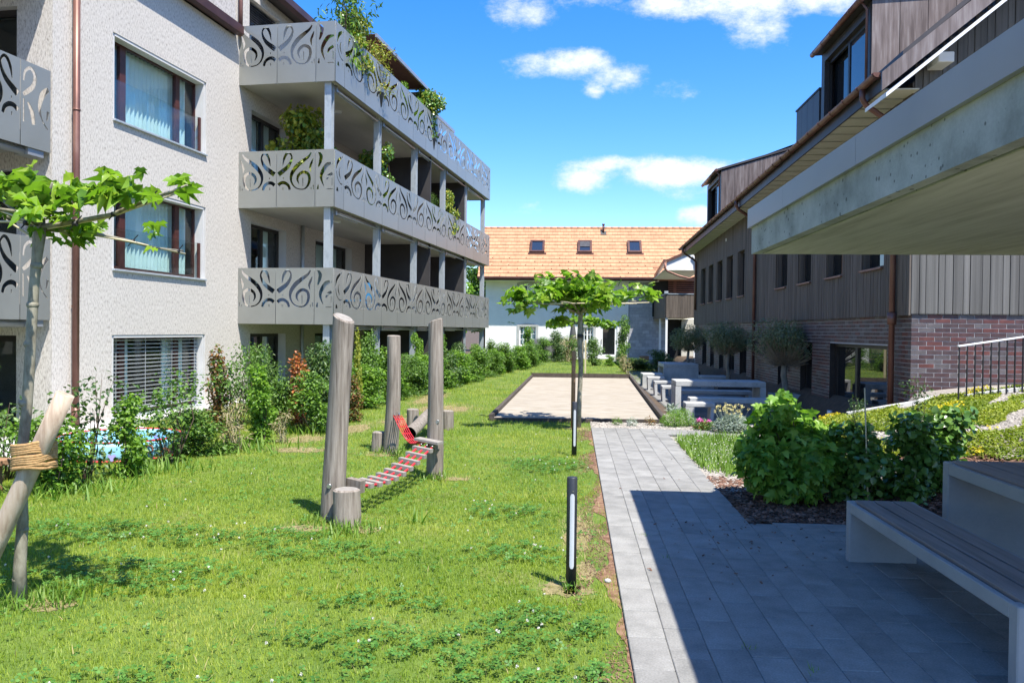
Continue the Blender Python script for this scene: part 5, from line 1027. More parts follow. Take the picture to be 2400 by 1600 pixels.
for cx, cy, dy, sx, sy, n, sz in ((20,420,0,28,30,26,.15), (70,430,-.05,35,36,34,.145), (105,445,.1,30,30,24,.14), (60,390,0,14,24,8,.15), (65,470,-.3,25,18,12,.13), (150,440,-.1,22,30,16,.14), (190,420,-.15,24,22,14,.15), (240,405,-.2,16,16,8,.15), (230,445,-.2,18,10,6,.12), (285,430,-.2,22,18,12,.14), (300,410,-.22,20,12,6,.14), (340,425,-.24,20,16,9,.12), (410,405,-.28,12,18,6,.16), (435,420,-.3,12,14,4,.15), (260,385,-.2,8,10,3,.13), (130,490,.1,25,16,12,.13), (170,500,.2,26,20,16,.13), (210,505,.3,22,18,12,.13), (185,535,.25,20,10,7,.12), (95,530,.0,18,14,7,.12), (355,515,.8,16,8,6,.11), (335,553,.75,4,4,1,.08), (-15,460,.3,20,30,14,.14)):
    for i in range(max(1, round(n*.74))):
        p = tp(cx+rn.gauss(0, .55)*sx, cy+rn.gauss(0, .55)*sy+8, dy+rn.uniform(-.22, .22)); d = Vector((rn.gauss(0, .7), rn.gauss(0, .7), rn.uniform(-.35, .75))); add_leaf(tree, p-d.normalized()*.07, d, sz*rn.uniform(.55, 1.1), rn); nl += 1
pts_ = MB().tube([tp(343,552,.75), tp(350,545,.78), tp(357,528,.8)], .004, 5).tube([tp(435,428,-.3), tp(425,430,-.29), tp(400,440,-.28)], .004, 5); pts_.build('twig', g['leaf_light'], tree)
# slanting stake with rope lashing
stake = thing('tree_stake', 'thick pale wooden stake slanting against the near plane tree', 'stake', (0, 0, 0)); a = at(150, 905, Yt-.07); b = at(-20, 1270, Yt-.12); d = (b-a).normalized(); Lk = (a.z+.1)/-d.z
stake.location = (a+d*Lk).x, (a+d*Lk).y, 0; e = a-stake.location; s0 = (a+d*Lk)-stake.location
MB().tube([s0, s0.lerp(e, .4), s0.lerp(e, .8), e], [.056,.054,.052,.050], 16).build('pole', g['pale_pole'], stake)
sq = lambda v: math.copysign(abs(v)**.68, v)
c_ = at(79, 1047, Yt-.055)-stake.location; rp = MB(); rn = random.Random(2); ring = []
for k in range(12):
    ph = rn.random()*6; tl = .05*k-.2; pts_ = []
    for j in range(33):
        w = 2*math.pi*j/32; r1, r2 = .088+.004*rn.random(), .112; pts_.append(c_ + Vector((r1*sq(math.cos(w)), .0+r2*sq(math.sin(w)), .0125*(k-5.5)+.018*math.cos(w+ph*.2)+.004*math.sin(3*w+ph))))
    rp.tube(pts_, .0105, 6, False)
rp.build('rope_lashing', g['rope_brown'], stake)

tree2 = thing('plane_tree', 'full leafed plane tree with flat table shaped crown at the edge of the sand court', 'tree', (.09, 13.35, 0)); rn = random.Random(5)
MB().tube([(0,0,-.05),(.01,0,.4),(.03,.0,1.0),(.0,.0,1.5),(.02,.0,2.0),(.0,0,2.15)], [.05,.043,.04,.042,.04,.03], 10).build('trunk', g['bark_plane'], tree2)
bm_ = MB(); ends = []
for k in range(9):
    a = 6.283*k/9+.25; L = rn.uniform(1.0, 1.22); e = Vector((L*math.cos(a), L*math.sin(a), 2.08+rn.uniform(-.06, .1))); ends.append(e); bm_.tube([(0,0,1.9), e*.35+Vector((0,0,1.33)), e*.7+Vector((0,0,.62)), e], [.022,.016,.012,.006], 6)
bm_.tube([(0,0,1.72), (-.25,.1,1.82), (-.45,.1,1.84)], [.012,.009,.005], 6); bm_.build('branch', g['bark_plane'], tree2)
MB().tube([(-1.05,.15,2.06), (-.3,-.5,2.05), (.3,-.55,2.06)], .009, 6).tube([(.4,-.5,2.05), (1.15,.1,2.1)], .009, 6).build('cane', g['cane'], tree2); MB().tube([(.01,0,1.5), (.01,0,1.56)], .052, 10).build('tie', g['black_plastic'], tree2)
nl = 0
tufts = [Vector((0,0,2.02)).lerp(rn.choice(ends), rn.uniform(.15, 1.05))+Vector((0,0,rn.uniform(.0, .2))) for _ in range(26)]
for i in range(282):
    p = rn.choice(tufts)+Vector((rn.gauss(0, .12), rn.gauss(0, .12), rn.gauss(.03, .09)))
    if i % 9 == 0: p = Vector((rn.gauss(-.05, .22), rn.gauss(0, .15), 2.25+rn.random()*.3))
    d = Vector((rn.gauss(0, .6), rn.gauss(0, .6), rn.uniform(-.55, .6)))+(p-Vector((0,0,2.05))).normalized()*.4; add_leaf(tree2, p, d, rn.uniform(.12, .20), rn)
V_ = []; F_ = []; o_ = 0; b0 = np.array(LOBED[0]); f0 = np.array(LOBED[1])
for i in range(380):
    e = rn.choice(ends); t = rn.random()**.7; p = rn.choice(tufts)+Vector((rn.gauss(0, .12), rn.gauss(0, .12), rn.gauss(.03, .09))); d = Vector((rn.gauss(0, .6), rn.gauss(0, .6), rn.uniform(-.7, .6)))+(p-Vector((0,0,2.05))).normalized()*.4
    R_ = np.array(leaf_rot(rn, d, 0).to_matrix()); V_.append((b0*rn.uniform(.11, .19))@R_.T+np.array(p)); F_.append(f0+o_); o_ += len(b0)
part_stuff(obj('leaf', np_mesh('leaf', np.concatenate(V_), np.concatenate(F_)), g['leaf_plane'], tree2))
for i in range(8): add_leaf(tree2, Vector((-.15-.3*rn.random(), .1, 1.72+.16*rn.random())), Vector((rn.gauss(-.3, .5), rn.gauss(-.3, .5), rn.uniform(-.6, .1))), .19, rn)
s2 = thing('tree_stake', 'short round brown stake beside the plane tree at the sand court', 'stake', (.0, 13.28, 0)); MB().tube([(0,0,-.05),(0,0,1.27),(0,0,1.285)], [.036,.034,.02], 12).build('pole', g['log_brown'], s2)
tree3 = thing('plane_tree', 'distant thin plane tree on the far lawn behind the table shaped one', 'tree', (.3, 29.0, 0)); MB().tube([(0,0,0),(.02,0,1.0),(0,0,1.9)], [.045,.04,.03], 8).build('trunk', g['bark_plane'], tree3)
obj('crown', foliage('crown', [(x, .1*x, 1.93+.08*math.cos(x*3), .28, .3, .12) for x in (-.95,-.6,-.25,.1,.4,.75,1.0)], 520, .14, 'leaf_plane', 9, LEAF_W), None, tree3)
s3 = thing('tree_stake', 'pale squared stake beside the distant thin plane tree', 'stake', (.42, 28.95, 0)); MB().box(-.03,.03,-.03,.03,-.05,1.28).build('pole', g['cane'], s3)

# ------------------------------------------------------------------ balcony plants
def pot_plant(n, s, z, key_or, label, h, w, name='potted_shrub'):
    p = lw(n, s, z); t = thing(name, label, 'potted plant', p, random.Random(int(s*10)).random()*6)
    MB().lathe([(.0,0),(.17,0),(.22,.36),(.24,.38),(.20,.38),(.19,.34),(0,.34)], 14).build('pot', g['pot_grey'], t)
    f, st_ = BUSH[key_or]; o = obj('foliage', f, None, t, (0,0,.3)); o.scale = (w, w, h); o2 = obj('stem', st_, None, t, (0,0,.3)); o2.scale = (w, w, h); return t
mk('laurel', 1.0, 1.0, 4600, .062, ['leaf_yellow', 'leaf_gloss'], 61, LEAF_W, taper=.15, k=11); mk('laurel2', .9, 1.0, 3000, .062, ['leaf_gloss', 'leaf_yellow'], 62, LEAF_W, taper=.1); mk('bamboo', .9, 1.0, 1100, .10, ['leaf_mid', 'leaf_light'], 63, NARROW, taper=-.5, k=9, nst=12)
mk('spill', 1.0, 1.0, 1700, .075, ['leaf_yellow', 'leaf_bronze'], 64, NARROW, taper=-.1)
pot_plant(.92, 17.1, 4.4, 'laurel', 'large round yellow green bush on the middle balcony corner', 1.85, 1.45); pot_plant(1.75, 19.9, 4.4, 'laurel2', 'darker bush behind the second post on the middle balcony', 1.65, 1.25)
pot_plant(1.75, 24.6, 4.4, 'feather', 'feathery green pot plant halfway along the middle balcony', 1.25, .9); pot_plant(1.95, 26.2, 4.4, 'laurel', 'yellow green leafy bush halfway along the middle balcony', 1.5, .85)
pot_plant(1.95, 17.2, 7.05, 'bamboo', 'tall airy bamboo rising over the top balcony corner', 2.6, 1.3); pot_plant(2.0, 17.6, 7.05, 'laurel', 'yellow green bush at the foot of the tall bamboo', 1.5, 1.0); pot_plant(2.05, 18.9, 7.05, 'spill', 'straggling bush spilling over the top balcony rail', 1.3, 1.1)
pot_plant(1.95, 21.5, 7.05, 'light2', 'bright green climbing plant at the top balcony rail under the awning', 1.15, .6); pot_plant(2.0, 22.7, 7.05, 'light', 'small bright green plant beside the olive coloured bush up on the top balcony', 1.0, .7); pot_plant(2.05, 23.6, 7.05, 'laurel2', 'olive coloured bush overhanging the top balcony rail below the awning', 1.55, 1.25)

# ------------------------------------------------------------------ planting on the right
def place(t, x, y): t.location = (x, y, float(H(x, y)))
cur = thing('currant_bush', 'big leafy green currant bush beside the shaded path', 'bush', (2.03, 7.85, .03))
cur.scale = (.93, .93, .95)
sp = [(.0,0,.28,.46,.42,.26), (-.22,-.1,.38,.28,.3,.24), (.25,-.08,.42,.3,.3,.24), (.02,.05,.62,.34,.32,.22), (-.14,.05,.78,.2,.2,.16), (-.02,0,.93,.15,.16,.14), (.33,.1,.60,.2,.2,.16), (.45,.1,.70,.1,.1,.1), (-.3,.1,.52,.18,.2,.16), (0,-.22,.2,.36,.22,.18), (.2,.1,.75,.14,.14,.12)]
obj('stem', stems_mesh('stem', tips_of(sp, 16, 3), .009, .004, 'bark_brown', 4), None, cur); obj('foliage', foliage('foliage', sp, 1750, .10, 'leaf_currant', 71, LOBED, up=.55, shell=.35, jit=.6, droop=.35), None, cur)
for k, (x, y, h, w, lab) in enumerate(((2.75, 7.75, .72, .75, 'young glossy shrub right behind the big currant bush'), (3.25, 7.9, .82, .75, 'glossy leaved shrub between the thin cane and the table'), (3.6, 8.2, .85, .8, 'glossy dark shrub with bare lower stems beside the table'))): B('gloss', lab, x, y, h, w, z=.03)
B('light', 'light green low shrub between the currant bush and the glossy shrubs', 2.5, 8.15, .55, .7, z=.1); B('thin', 'single upright shoot with glossy leaves before the brick wall corner', 4.0, 9.6, .7, .5); B('thin', 'thin shoot with a leaf rosette in front of the sliding glass door', 3.5, 10.2, .55, .4)
cane = thing('bamboo_cane', 'thin upright bamboo cane among the glossy shrubs', 'cane', (2.73, 7.6, .0)); MB().tube([(0,0,0),(-.05,0,1.12)], [.008,.006], 6).build('cane', g['cane'], cane)
sl_ = thing('bollard_light', 'tiny bollard light with a white glow band by the glass door', 'lamp', (4.55, 14.6, -.33)); MB().lathe([(0,0),(.045,0),(.045,.42)], 12).build('post', g['bollard_metal'], sl_); MB().lathe([(.043,.42),(.043,.52),(0,.52)], 12).build('lens', g['opal'], sl_); MB().lathe([(.046,.52),(.046,.58),(0,.585)], 12).build('cap', g['galvanised'], sl_)
# small plants on the gravel strip
gp_ = thing('cushion_plant', 'round bright green cushion plant at the corner of the sand court', 'plant', (1.75, 13.75, 0)); obj('foliage', foliage('foliage', [(0,0,.12,.24,.22,.17), (.1,0,.16,.2,.2,.16), (-.1,0,.1,.18,.2,.14)], 3200, .035, 'leaf_light', 81, NARROW, shell=.25), None, gp_)
pk = thing('flowering_plant', 'low plant with a pink flower head on the pale stones', 'plant', (2.17, 13.4, 0)); obj('foliage', foliage('foliage', [(0,0,.06,.2,.17,.1)], 900, .04, ['leaf_mid', 'leaf_bronze'], 82), None, pk); obj('flower', foliage('flower', [(-.08,0,.16,.05,.05,.03), (.06,.02,.15,.04,.04,.02)], 90, .035, 'petal_pink', 83), None, pk)
sv = thing('silver_plant', 'silvery plant with pale yellow button flowers beside the currant bush', 'plant', (2.52, 13.0, 0)); rn = random.Random(6); stm = MB(); heads = []
obj('foliage', foliage('foliage', [(0,0,.14,.22,.2,.17), (.1,.05,.16,.18,.2,.15), (-.1,0,.12,.18,.18,.14)], 2600, .06, 'leaf_silver', 84, NARROW, up=1.2, shell=.3), None, sv)
for i in range(46):
    a = rn.random()*6.28; r = .25*math.sqrt(rn.random()); h = .36+.14*rn.random()-.25*r; p = Vector((r*1.15*math.cos(a), r*math.sin(a), h)); stm.tube([(p.x*.5,p.y*.5,.1), p], [.003,.002], 4, False); heads.append((p.x, p.y, p.z, .018, .018, .014))
stm.build('stem', g['leaf_silver'], sv); part_stuff(obj('flower', foliage('flower', heads, 46*16, .018, 'petal_cream', 85), None, sv))
sv2 = thing('silver_plant', 'little silvery tuft at the foot of the concrete stool', 'plant', (2.12, 13.85, 0)); obj('foliage', foliage('foliage', [(0,0,.06,.22,.12,.08)], 500, .06, 'leaf_silver', 86, NARROW, up=1), None, sv2)
for x, y, k, lab in ((.75, 13.75, 'leaf_mid', 'leftmost tiny green plant on the pale stones before the court'), (1.0, 13.7, 'leaf_silver', 'tiny grey green tuft on the pale stones before the court'), (1.32, 13.85, 'leaf_bronze', 'tiny reddish seedling on the pale stones before the court')):
    t = thing('seedling', lab, 'plant', (x, y, 0)); obj('foliage', foliage('foliage', [(0,0,.07,.09,.08,.09)], 160, .05, k, int(x*100), NARROW, up=1), None, t)
B('straw', 'pale grassy plant on the far corner of the terrace beside the court', 2.0, 31.5, 1.0, 1.0, z=-.1)
for x, y, z in ((2.05,16.6,-.3), (2.15,17.6,-.3)): t = thing('silver_plant', 'thin silvery grass by the court edging, %s the long table' % ('before' if y < 17 else 'nearer to'), 'plant', (x, y, z), 0, 'silvery grasses by the court edging'); obj('foliage', foliage('foliage', [(0,0,.14,.14,.14,.16)], 180, .16, 'leaf_silver', 87, NARROW, up=.3), None, t)
# ornamental grass patch with white specks, sedum carpet, chips, stones: uncountable
rng = np.random.default_rng(12)
def ground_scatter(n, fx, fy, fn): 
    x = rng.uniform(*fx, n*2); y = rng.uniform(*fy, n*2); k = rng.random(n*2) < fn(x, y); return x[k][:n], y[k][:n]
def nz(x, y, s, o=0): return .5+.25*np.sin(x*s+o)*np.cos(y*s*1.3-o)+.25*np.sin(x*s*2.3-y*s*1.7+o*2)
def stuff(name, V, F, m, label=None, smooth=False):
    o = obj(name, np_mesh(name, V, F, smooth), g[m]); o['kind'] = 'stuff'
    if label: o['label'] = label
    return o
BLADE = ([(-.05,0,0),(.05,0,0),(.035,.55,.06),(-.035,.55,.06),(.0,1,.22)], [(0,1,2),(0,2,3),(3,2,4)])
def blades(x, y, h, hj, lean, rng, z=None, base=BLADE):
    n = len(x); P = np.stack([x, y, H(x, y) if z is None else z+0*x], 1); a = rng.random(n)*6.283; l = lean*np.abs(rng.normal(size=n)); T = np.stack([np.cos(a)*l, np.sin(a)*l, np.ones(n)], 1); b = rng.random(n)*6.283; N = np.stack([np.cos(a), np.sin(a), -.3+0*a], 1)
    T /= np.linalg.norm(T, axis=1, keepdims=True); N -= (N*T).sum(1, keepdims=True)*T; return stamp(P, N, h*(1-hj+2*hj*rng.random(n)), base[0], base[1], rng, T)
x, y = ground_scatter(9000, (1.42, 2.6), (8.9, 12.2), lambda x, y: np.clip(1.25-np.hypot((x-2.0)/.62, (y-10.7)/1.45), 0, 1)*1.5*(x > 1.5)); V, F = blades(x, y, .115, .5, .45, rng); stuff('ornamental_grass', V, F, 'grass_dark', 'soft green grass patch with white flowers between path and currant bush')
x, y = ground_scatter(1500, (1.5, 2.5), (8.9, 11.9), lambda x, y: np.clip(1.1-np.hypot((x-2.0)/.62, (y-10.5)/1.45), 0, 1)); P = np.stack([x, y, H(x, y)+.06+.06*rng.random(len(x))], 1); V, F = stamp(P, rng.normal(size=P.shape)+[0,0,1.5], .014+0*x, LEAF_W[0], LEAF_W[1], rng); stuff('white_flowers', V, F, 'petal_white')
sed = lambda x, y: ((nz(x, y, 1.7, .4)*.6+nz(x, y, 3.9, 2)*.4 > .36) & (y > 8.7+.25*np.sin(x*2.3)) & ~((x < 2.9) & (y > 8)) & ~((x < 3.9) & (y < 9.0)) & (y < 12.9-.3*(x > 5))).astype(float)
x, y = ground_scatter(52000, (2.6, 7.8), (8.3, 13.0), sed); P = np.stack([x, y, H(x, y)+.012+.05*rng.random(len(x))*nz(x, y, 5)], 1); V, F = stamp(P, rng.normal(size=P.shape)*.6+[0,0,1], .032+.02*rng.random(len(x)), LEAF[0], LEAF[1], rng); stuff('sedum_carpet', V, F, 'sedum', 'yellow green sedum carpet on the mound')
x, y = ground_scatter(9000, (2.6, 7.6), (8.3, 12.9), lambda x, y: sed(x, y)*(nz(x, y, 2.6, 4.2) > .83)); P = np.stack([x, y, H(x, y)+.05+.035*rng.random(len(x))], 1); V, F = stamp(P, rng.normal(size=P.shape)*.4+[0,0,1], .028+.01*rng.random(len(x)), LEAF_W[0], LEAF_W[1], rng); stuff('sedum_flowers', V, F, 'sedum_yellow')
CHIP = ([(-.5,-1,0),(.5,-1,.05),(.45,1,0),(-.4,1,.08),(-.4,-.9,.25),(.45,-.8,.3),(.4,.9,.22),(-.3,.8,.28)], [(4,5,6,7),(0,1,5,4),(1,2,6,5),(2,3,7,6),(3,0,4,7)])
x, y = ground_scatter(9000, (1.46, 4.4), (6.9, 9.3), lambda x, y: 1.0*(y < 8.9+.25*np.sin(x*2.3)+.3*rng.random(len(x)))*(x > 1.47)); P = np.stack([x, y, H(x, y)+.008+.012*rng.random(len(x))], 1); V, F = stamp(P, rng.normal(size=P.shape)*.28+[0,0,1], .012+.016*rng.random(len(x)), CHIP[0], CHIP[1], rng); stuff('bark_chips', V, F, 'chip', 'dark bark chips round the currant bush')
PEB = ([(-1,-.7,.0),(.8,-.9,0),(1,.6,0),(-.6,.9,0),(-.7,-.4,.55),(.5,-.6,.6),(.65,.4,.55),(-.4,.6,.62)], [(4,5,6,7),(0,1,5,4),(1,2,6,5),(2,3,7,6),(3,0,4,7)])
x, y = ground_scatter(5200, (.32, 3.2), (13.27, 14.15), lambda x, y: 1.0+0*x); x2, y2 = ground_scatter(3200, (1.44, 2.1), (7.9, 12.4), lambda x, y: 1.0*(x < 1.47+.22+.10*np.sin(y*3)+.25*rng.random(len(x)))*(y > 8.2)); x3, y3 = ground_scatter(6000, (2.7, 7.6), (8.7, 12.9), lambda x, y: 1-sed(x, y)); x = np.concatenate([x, x2, x3]); y = np.concatenate([y, y2, y3])
P = np.stack([x, y, H(x, y)+.004], 1); V, F = stamp(P, rng.normal(size=P.shape)*.2+[0,0,1], .009+.017*rng.random(len(x))**2, PEB[0], PEB[1], rng); stuff('pebbles', V, F, 'stone', 'pale pebbles edging the path')

# ------------------------------------------------------------------ lawn grass and clover
def in_l(x, y): return in_lawn(x, y)
rr = np.random.default_rng(31); VS = []; FS = []; off = 0
DRY = [(-2.45,10.05,.25,.15), (-.05,5.0,.18,.2), (-2.9,13.8,.5,.8), (-2.6,16.0,.7,1.0), (.05,6.4,.15,.7), (-3.9,11.3,.35,.5), (-3.5,12.6,.3,.8), (-3.3,18.5,.35,2.0), (-3.6,10.3,.5,.3), (.1,5.4,.1,.3), (.06,13.2,.25,.2)]
CLOV = [(-2.0,3.15,.55,.38), (-1.55,3.05,.35,.2), (-.75,4.0,.7,.25), (-.15,4.35,.35,.3), (.02,3.15,.25,.16), (-.35,3.75,.28,.18), (-2.6,5.8,.7,.22), (-1.7,5.6,.5,.22), (-.4,5.7,.35,.25), (-.55,7.0,.35,.3), (-1.1,4.6,.4,.15), (-3.6,5.9,.8,.3), (-2.9,4.9,.7,.35), (.05,3.6,.2,.2), (-1.0,3.4,.35,.2), (-2.3,6.0,.4,.15), (-.3,9.5,.4,.5)]
for i_, (a_, b_, c_, d_) in enumerate(DRY + [(-1.66,6.28,.18,.16), (-1.28,8.55,.26,.13), (-2.15,6.28,.26,.14), (-3.0,4.36,.2,.13), (.05,4.97,.14,.12)]):
    rn = random.Random(i_); m_ = MB(); n_ = 28; rad_ = [.72+.35*rn.random() for _ in range(n_)]; m_.add([(a_, b_, .0035)]+[(min(.29, a_+c_*.8*rad_[k]*math.cos(6.2832*k/n_)), b_+d_*.8*rad_[k]*math.sin(6.2832*k/n_), .0035) for k in range(n_)], [(0, 1+k, 1+(k+1) % n_) for k in range(n_)]); struct(m_.build('worn_ground', g['worn_soil']))
DRY += [(-1.66,6.28,.16,.14), (-1.28,8.55,.24,.12), (-2.15,6.28,.24,.12), (-3.0,4.36,.18,.12)]
def inside(x, y, L): 
    m = np.zeros_like(x)
    for a, b, c, d in L: m = np.maximum(m, 1.25-np.hypot((x-a)/c, (y-b)/d)+.35*(nz(x, y, 9, a)-.5))
    return np.clip(m*2, 0, 1)
for (x0, x1, y0, y1, n, h) in ((-4.6,.3,2.0,4.6,125000,.026), (-5.4,.3,4.6,7.5,140000,.029), (-6.2,.3,7.5,12.0,110000,.033), (-8,.3,12.0,20,56000,.05), (-7,4,20,46,46000,.07), (-8.5,-4.8,7,16,14000,.05)):
    x = rr.uniform(x0, x1, n); y = y0+(y1-y0)*rr.random(n)**(1.25 if y1 < 21 else 1.5); k = in_l(x, y) & (rr.random(n) > inside(x, y, DRY)*.9) & ((x < .04) | (y > 14) | (rr.random(n) < .55*(.29-x)/.25+.45*(nz(x*2, y, 1.6, 1) < .5))) & ~(((x-T0.x)**2+(y-T0.y)**2 < .02)); x, y = x[k], y[k]
    tall = 1+.8*(rr.random(len(x)) > .985); V, F = blades(x, y, h, .4, .65, rr); FS.append(F+off); VS.append(V); off += len(V)
stuff('grass', np.concatenate(VS), np.concatenate(FS), 'grass', 'short sunlit lawn grass')
n = 110000; x = rr.uniform(-5, .29, n); y = rr.uniform(2.2, 20, n); k = in_l(x, y) & (rr.random(n) < inside(x, y, DRY)*.8+.02); x, y = x[k], y[k]; V, F = blades(x, y, .045, .4, 1.1, rr); stuff('dry_grass', V, F, 'dry_grass', 'straw coloured dry patches in the lawn')
# longer tufts at the feet of posts, stakes and shrubs
VS = []; FS = []; off = 0
for cx, cy, r, n, h in ((-1.75,6.22,.22,220,.10), (-2.1,6.5,.12,90,.09), (-1.5,8.5,.15,90,.1), (-2.35,10.2,.2,120,.11), (-3.15,4.35,.22,160,.09), (-3.0,4.45,.2,120,.1), (.0,5.0,.08,40,.07), (-4.9,7.4,.5,260,.15), (-4.7,8.5,.5,260,.15), (-4.5,10.2,.5,300,.17), (-4.1,12.0,.4,240,.15), (-1.3,6.55,.06,10,.16), (.9,4.1,.03,16,.05), (1.15,3.85,.04,16,.05), (.68,5.7,.04,12,.05), (.55,6.3,.05,16,.04)):
    x = cx+rr.normal(size=n)*r*.6; y = cy+rr.normal(size=n)*r*.5; V, F = blades(x, y, h, .4, .55, rr); FS.append(F+off); VS.append(V); off += len(V)
stuff('grass_tufts', np.concatenate(VS), np.concatenate(FS), 'grass_dark')
n = 70000; x = rr.uniform(-5, .2, n); y = rr.uniform(2.2, 11, n); k = in_l(x, y) & (rr.random(n) < inside(x, y, CLOV)*.62*(nz(x*1.7, y*1.7, 6, 3) > .36)+.04); x, y = x[k], y[k]
P = np.stack([x, y, H(x, y)+.03+.025*rr.random(len(x))], 1); TRI = []; TF = []
for q in range(3):
    a = 2*math.pi*q/3; c, s = math.cos(a), math.sin(a); bs = [(0,.05,0),(-.42,.5,.1),(-.25,.95,.04),(.25,.95,.04),(.42,.5,.1)]; o_ = len(TRI); TRI += [(u*c-v*s, u*s+v*c, w) for u, v, w in bs]; TF += [(o_, o_+3, o_+2), (o_, o_+2, o_+1), (o_, o_+4, o_+3)]
V, F = stamp(P, rr.normal(size=P.shape)*.25+[0,0,1], .016+.008*rr.random(len(x)), TRI, TF, rr); stuff('clover', V, F, 'clover', 'patches of clover in the lawn')
n = 5200; x = rr.uniform(-5, .2, n); y = rr.uniform(2.2, 12, n); k = in_l(x, y) & (rr.random(n) < inside(x, y, CLOV)*.10+.008); x, y = x[k], y[k]; P = np.repeat(np.stack([x, y, H(x, y)+.062+.02*rr.random(len(x))], 1), 22, 0); d = rr.normal(size=P.shape); d /= np.linalg.norm(d, axis=1, keepdims=True)
V, F = stamp(P+d*.005, d, .008+0*P[:, 0], LEAF[0], LEAF[1], rr); stuff('clover_flowers', V, F, 'petal_white', 'white clover flower heads in the lawn')
# crumbs of soil and dry leaves along the path edge and on the pavers
n = 15000; x = .20+.09*rr.normal(size=n); y = rr.uniform(3, 13, n); k = (x < .295) & (nz(x*3, y, 1.6, 1) > .47); x, y = x[k], y[k]; P = np.stack([x, y, .006+0*x], 1); V, F = stamp(P, rr.normal(size=P.shape)*.3+[0,0,1], .0025+.006*rr.random(len(x))**2, CHIP[0], CHIP[1], rr); stuff('soil_crumbs', V, F, 'chip')
n = 90; x = np.concatenate([rr.uniform(.8, 2.2, n), rr.uniform(.4, 1.4, 25)]); y = np.concatenate([6.3+.5*rr.normal(size=n), rr.uniform(4, 11, 25)]); k = (y < 6.85) | (x < 1.4); x, y = x[k], y[k]; P = np.stack([x, y, .03+0*x], 1); V, F = stamp(P, rr.normal(size=P.shape)*.35+[0,0,1], .006+.008*rr.random(len(x)), CHIP[0], CHIP[1], rr); stuff('leaf_litter', V, F, 'chip', 'dry leaf bits on the shaded pavers')
# ================================================================== climbing posts, rope ladder, stumps
cf = thing('climbing_frame', 'weathered log climbing frame with a red roped step ladder and red net on the lawn', 'climbing frame', (0, 0, 0))
def log(name, base, top, r0, r1, parent, slant=None, seed=0, n=20, kids=True):
    base = Vector(base); top = Vector(top); ax = (top-base); L = ax.length; ax.normalize(); rn = random.Random(seed); a = ax.cross(Vector((0,1,0))).normalized(); b = ax.cross(a); V = []; K = 14
    f1, f2 = rn.uniform(2, 5), rn.uniform(2, 5); am = .012*min(1, L); wob = [(am*math.sin(f1*i/K+seed), am*math.sin(f2*i/K+2*seed)) for i in range(K+1)]
    for i in range(K+1):
        t = i/K; r = r0+(r1-r0)*t
        for k in range(n):
            w = 2*math.pi*k/n; rr = r*(1+.03*math.sin(3*w+seed+t*1.5)+.018*math.sin(5*w-t*2+seed)+.02*math.sin(2*w+t*4*L)); p = base+ax*L*t+a*(rr*math.cos(w)+wob[i][0])+b*(rr*math.sin(w)+wob[i][1])
            if slant and i == K: p = p + ax*(slant[0]*(rr*math.cos(w)/r)+slant[1]*(rr*math.sin(w)/r))
            V.append(p)
    F = [(i*n+k, i*n+(k+1) % n, (i+1)*n+(k+1) % n, (i+1)*n+k) for i in range(K) for k in range(n)]
    mb = MB().add(V, F, True); ring = V[-n:]; c = sum(ring, Vector())/n; ch = [c+(p-c)*.82+ax*.012 for p in ring]
    mb.add(ring+ch, [(k, (k+1) % n, n+(k+1) % n, n+k) for k in range(n)], True); o = mb.build(name, g['log_wood'], parent)
    cp = MB().add(ch+[c+ax*.016], [(k, (k+1) % n, n) for k in range(n)]).build('cut_end', g['end_grain'], o); return o
def zw(x, y, Y): return at(x/1.0204, y/1.0204, Y)
t1 = at(789, 735, 6.62); log('post', (-2.01,6.62,-.05), (t1.x, 6.62, 1.70), .099, .088, cf, (.035,-.02), 1)
t3 = at(999, 742, 8.62); p3 = log('post', (-1.50,8.62,-.05), (t3.x, 8.62, 1.70), .092, .079, cf, (-.03,.01), 3)
t2 = at(906, 772, 10.25); log('post', (-2.36,10.25,-.05), (t2.x, 10.25, 1.52), .098, .086, cf, None, 2)
log('post', (-2.2,12.4,-.05), (-2.14,12.4,1.2), .085, .08, cf, None, 4)
log('beam', (-2.17,10.45,.24), (-2.16,12.35,.34), .085, .08, cf, None, 5)
for nm, lab, x, y, h, r in (('stump', 'weathered stump at the foot of the tallest leaning log post, nearest the camera', -1.845, 6.42, .29, .112), ('stump', 'low stump left of the middle log post', -2.55, 10.35, .25, .088), ('stump', 'stump behind the slanting beam', -2.62, 12.9, .30, .10), ('stump', 'stump showing right behind the right hand log post', -2.02, 12.75, .30, .10)):
    t = thing(nm, lab, 'stump', (x, y, 0), 0, 'stepping stumps of the climbing frame'); log('log', (0,0,-.04), (.0,0,h), r, r*.97, t, None, int(h*100+x*10), 22)
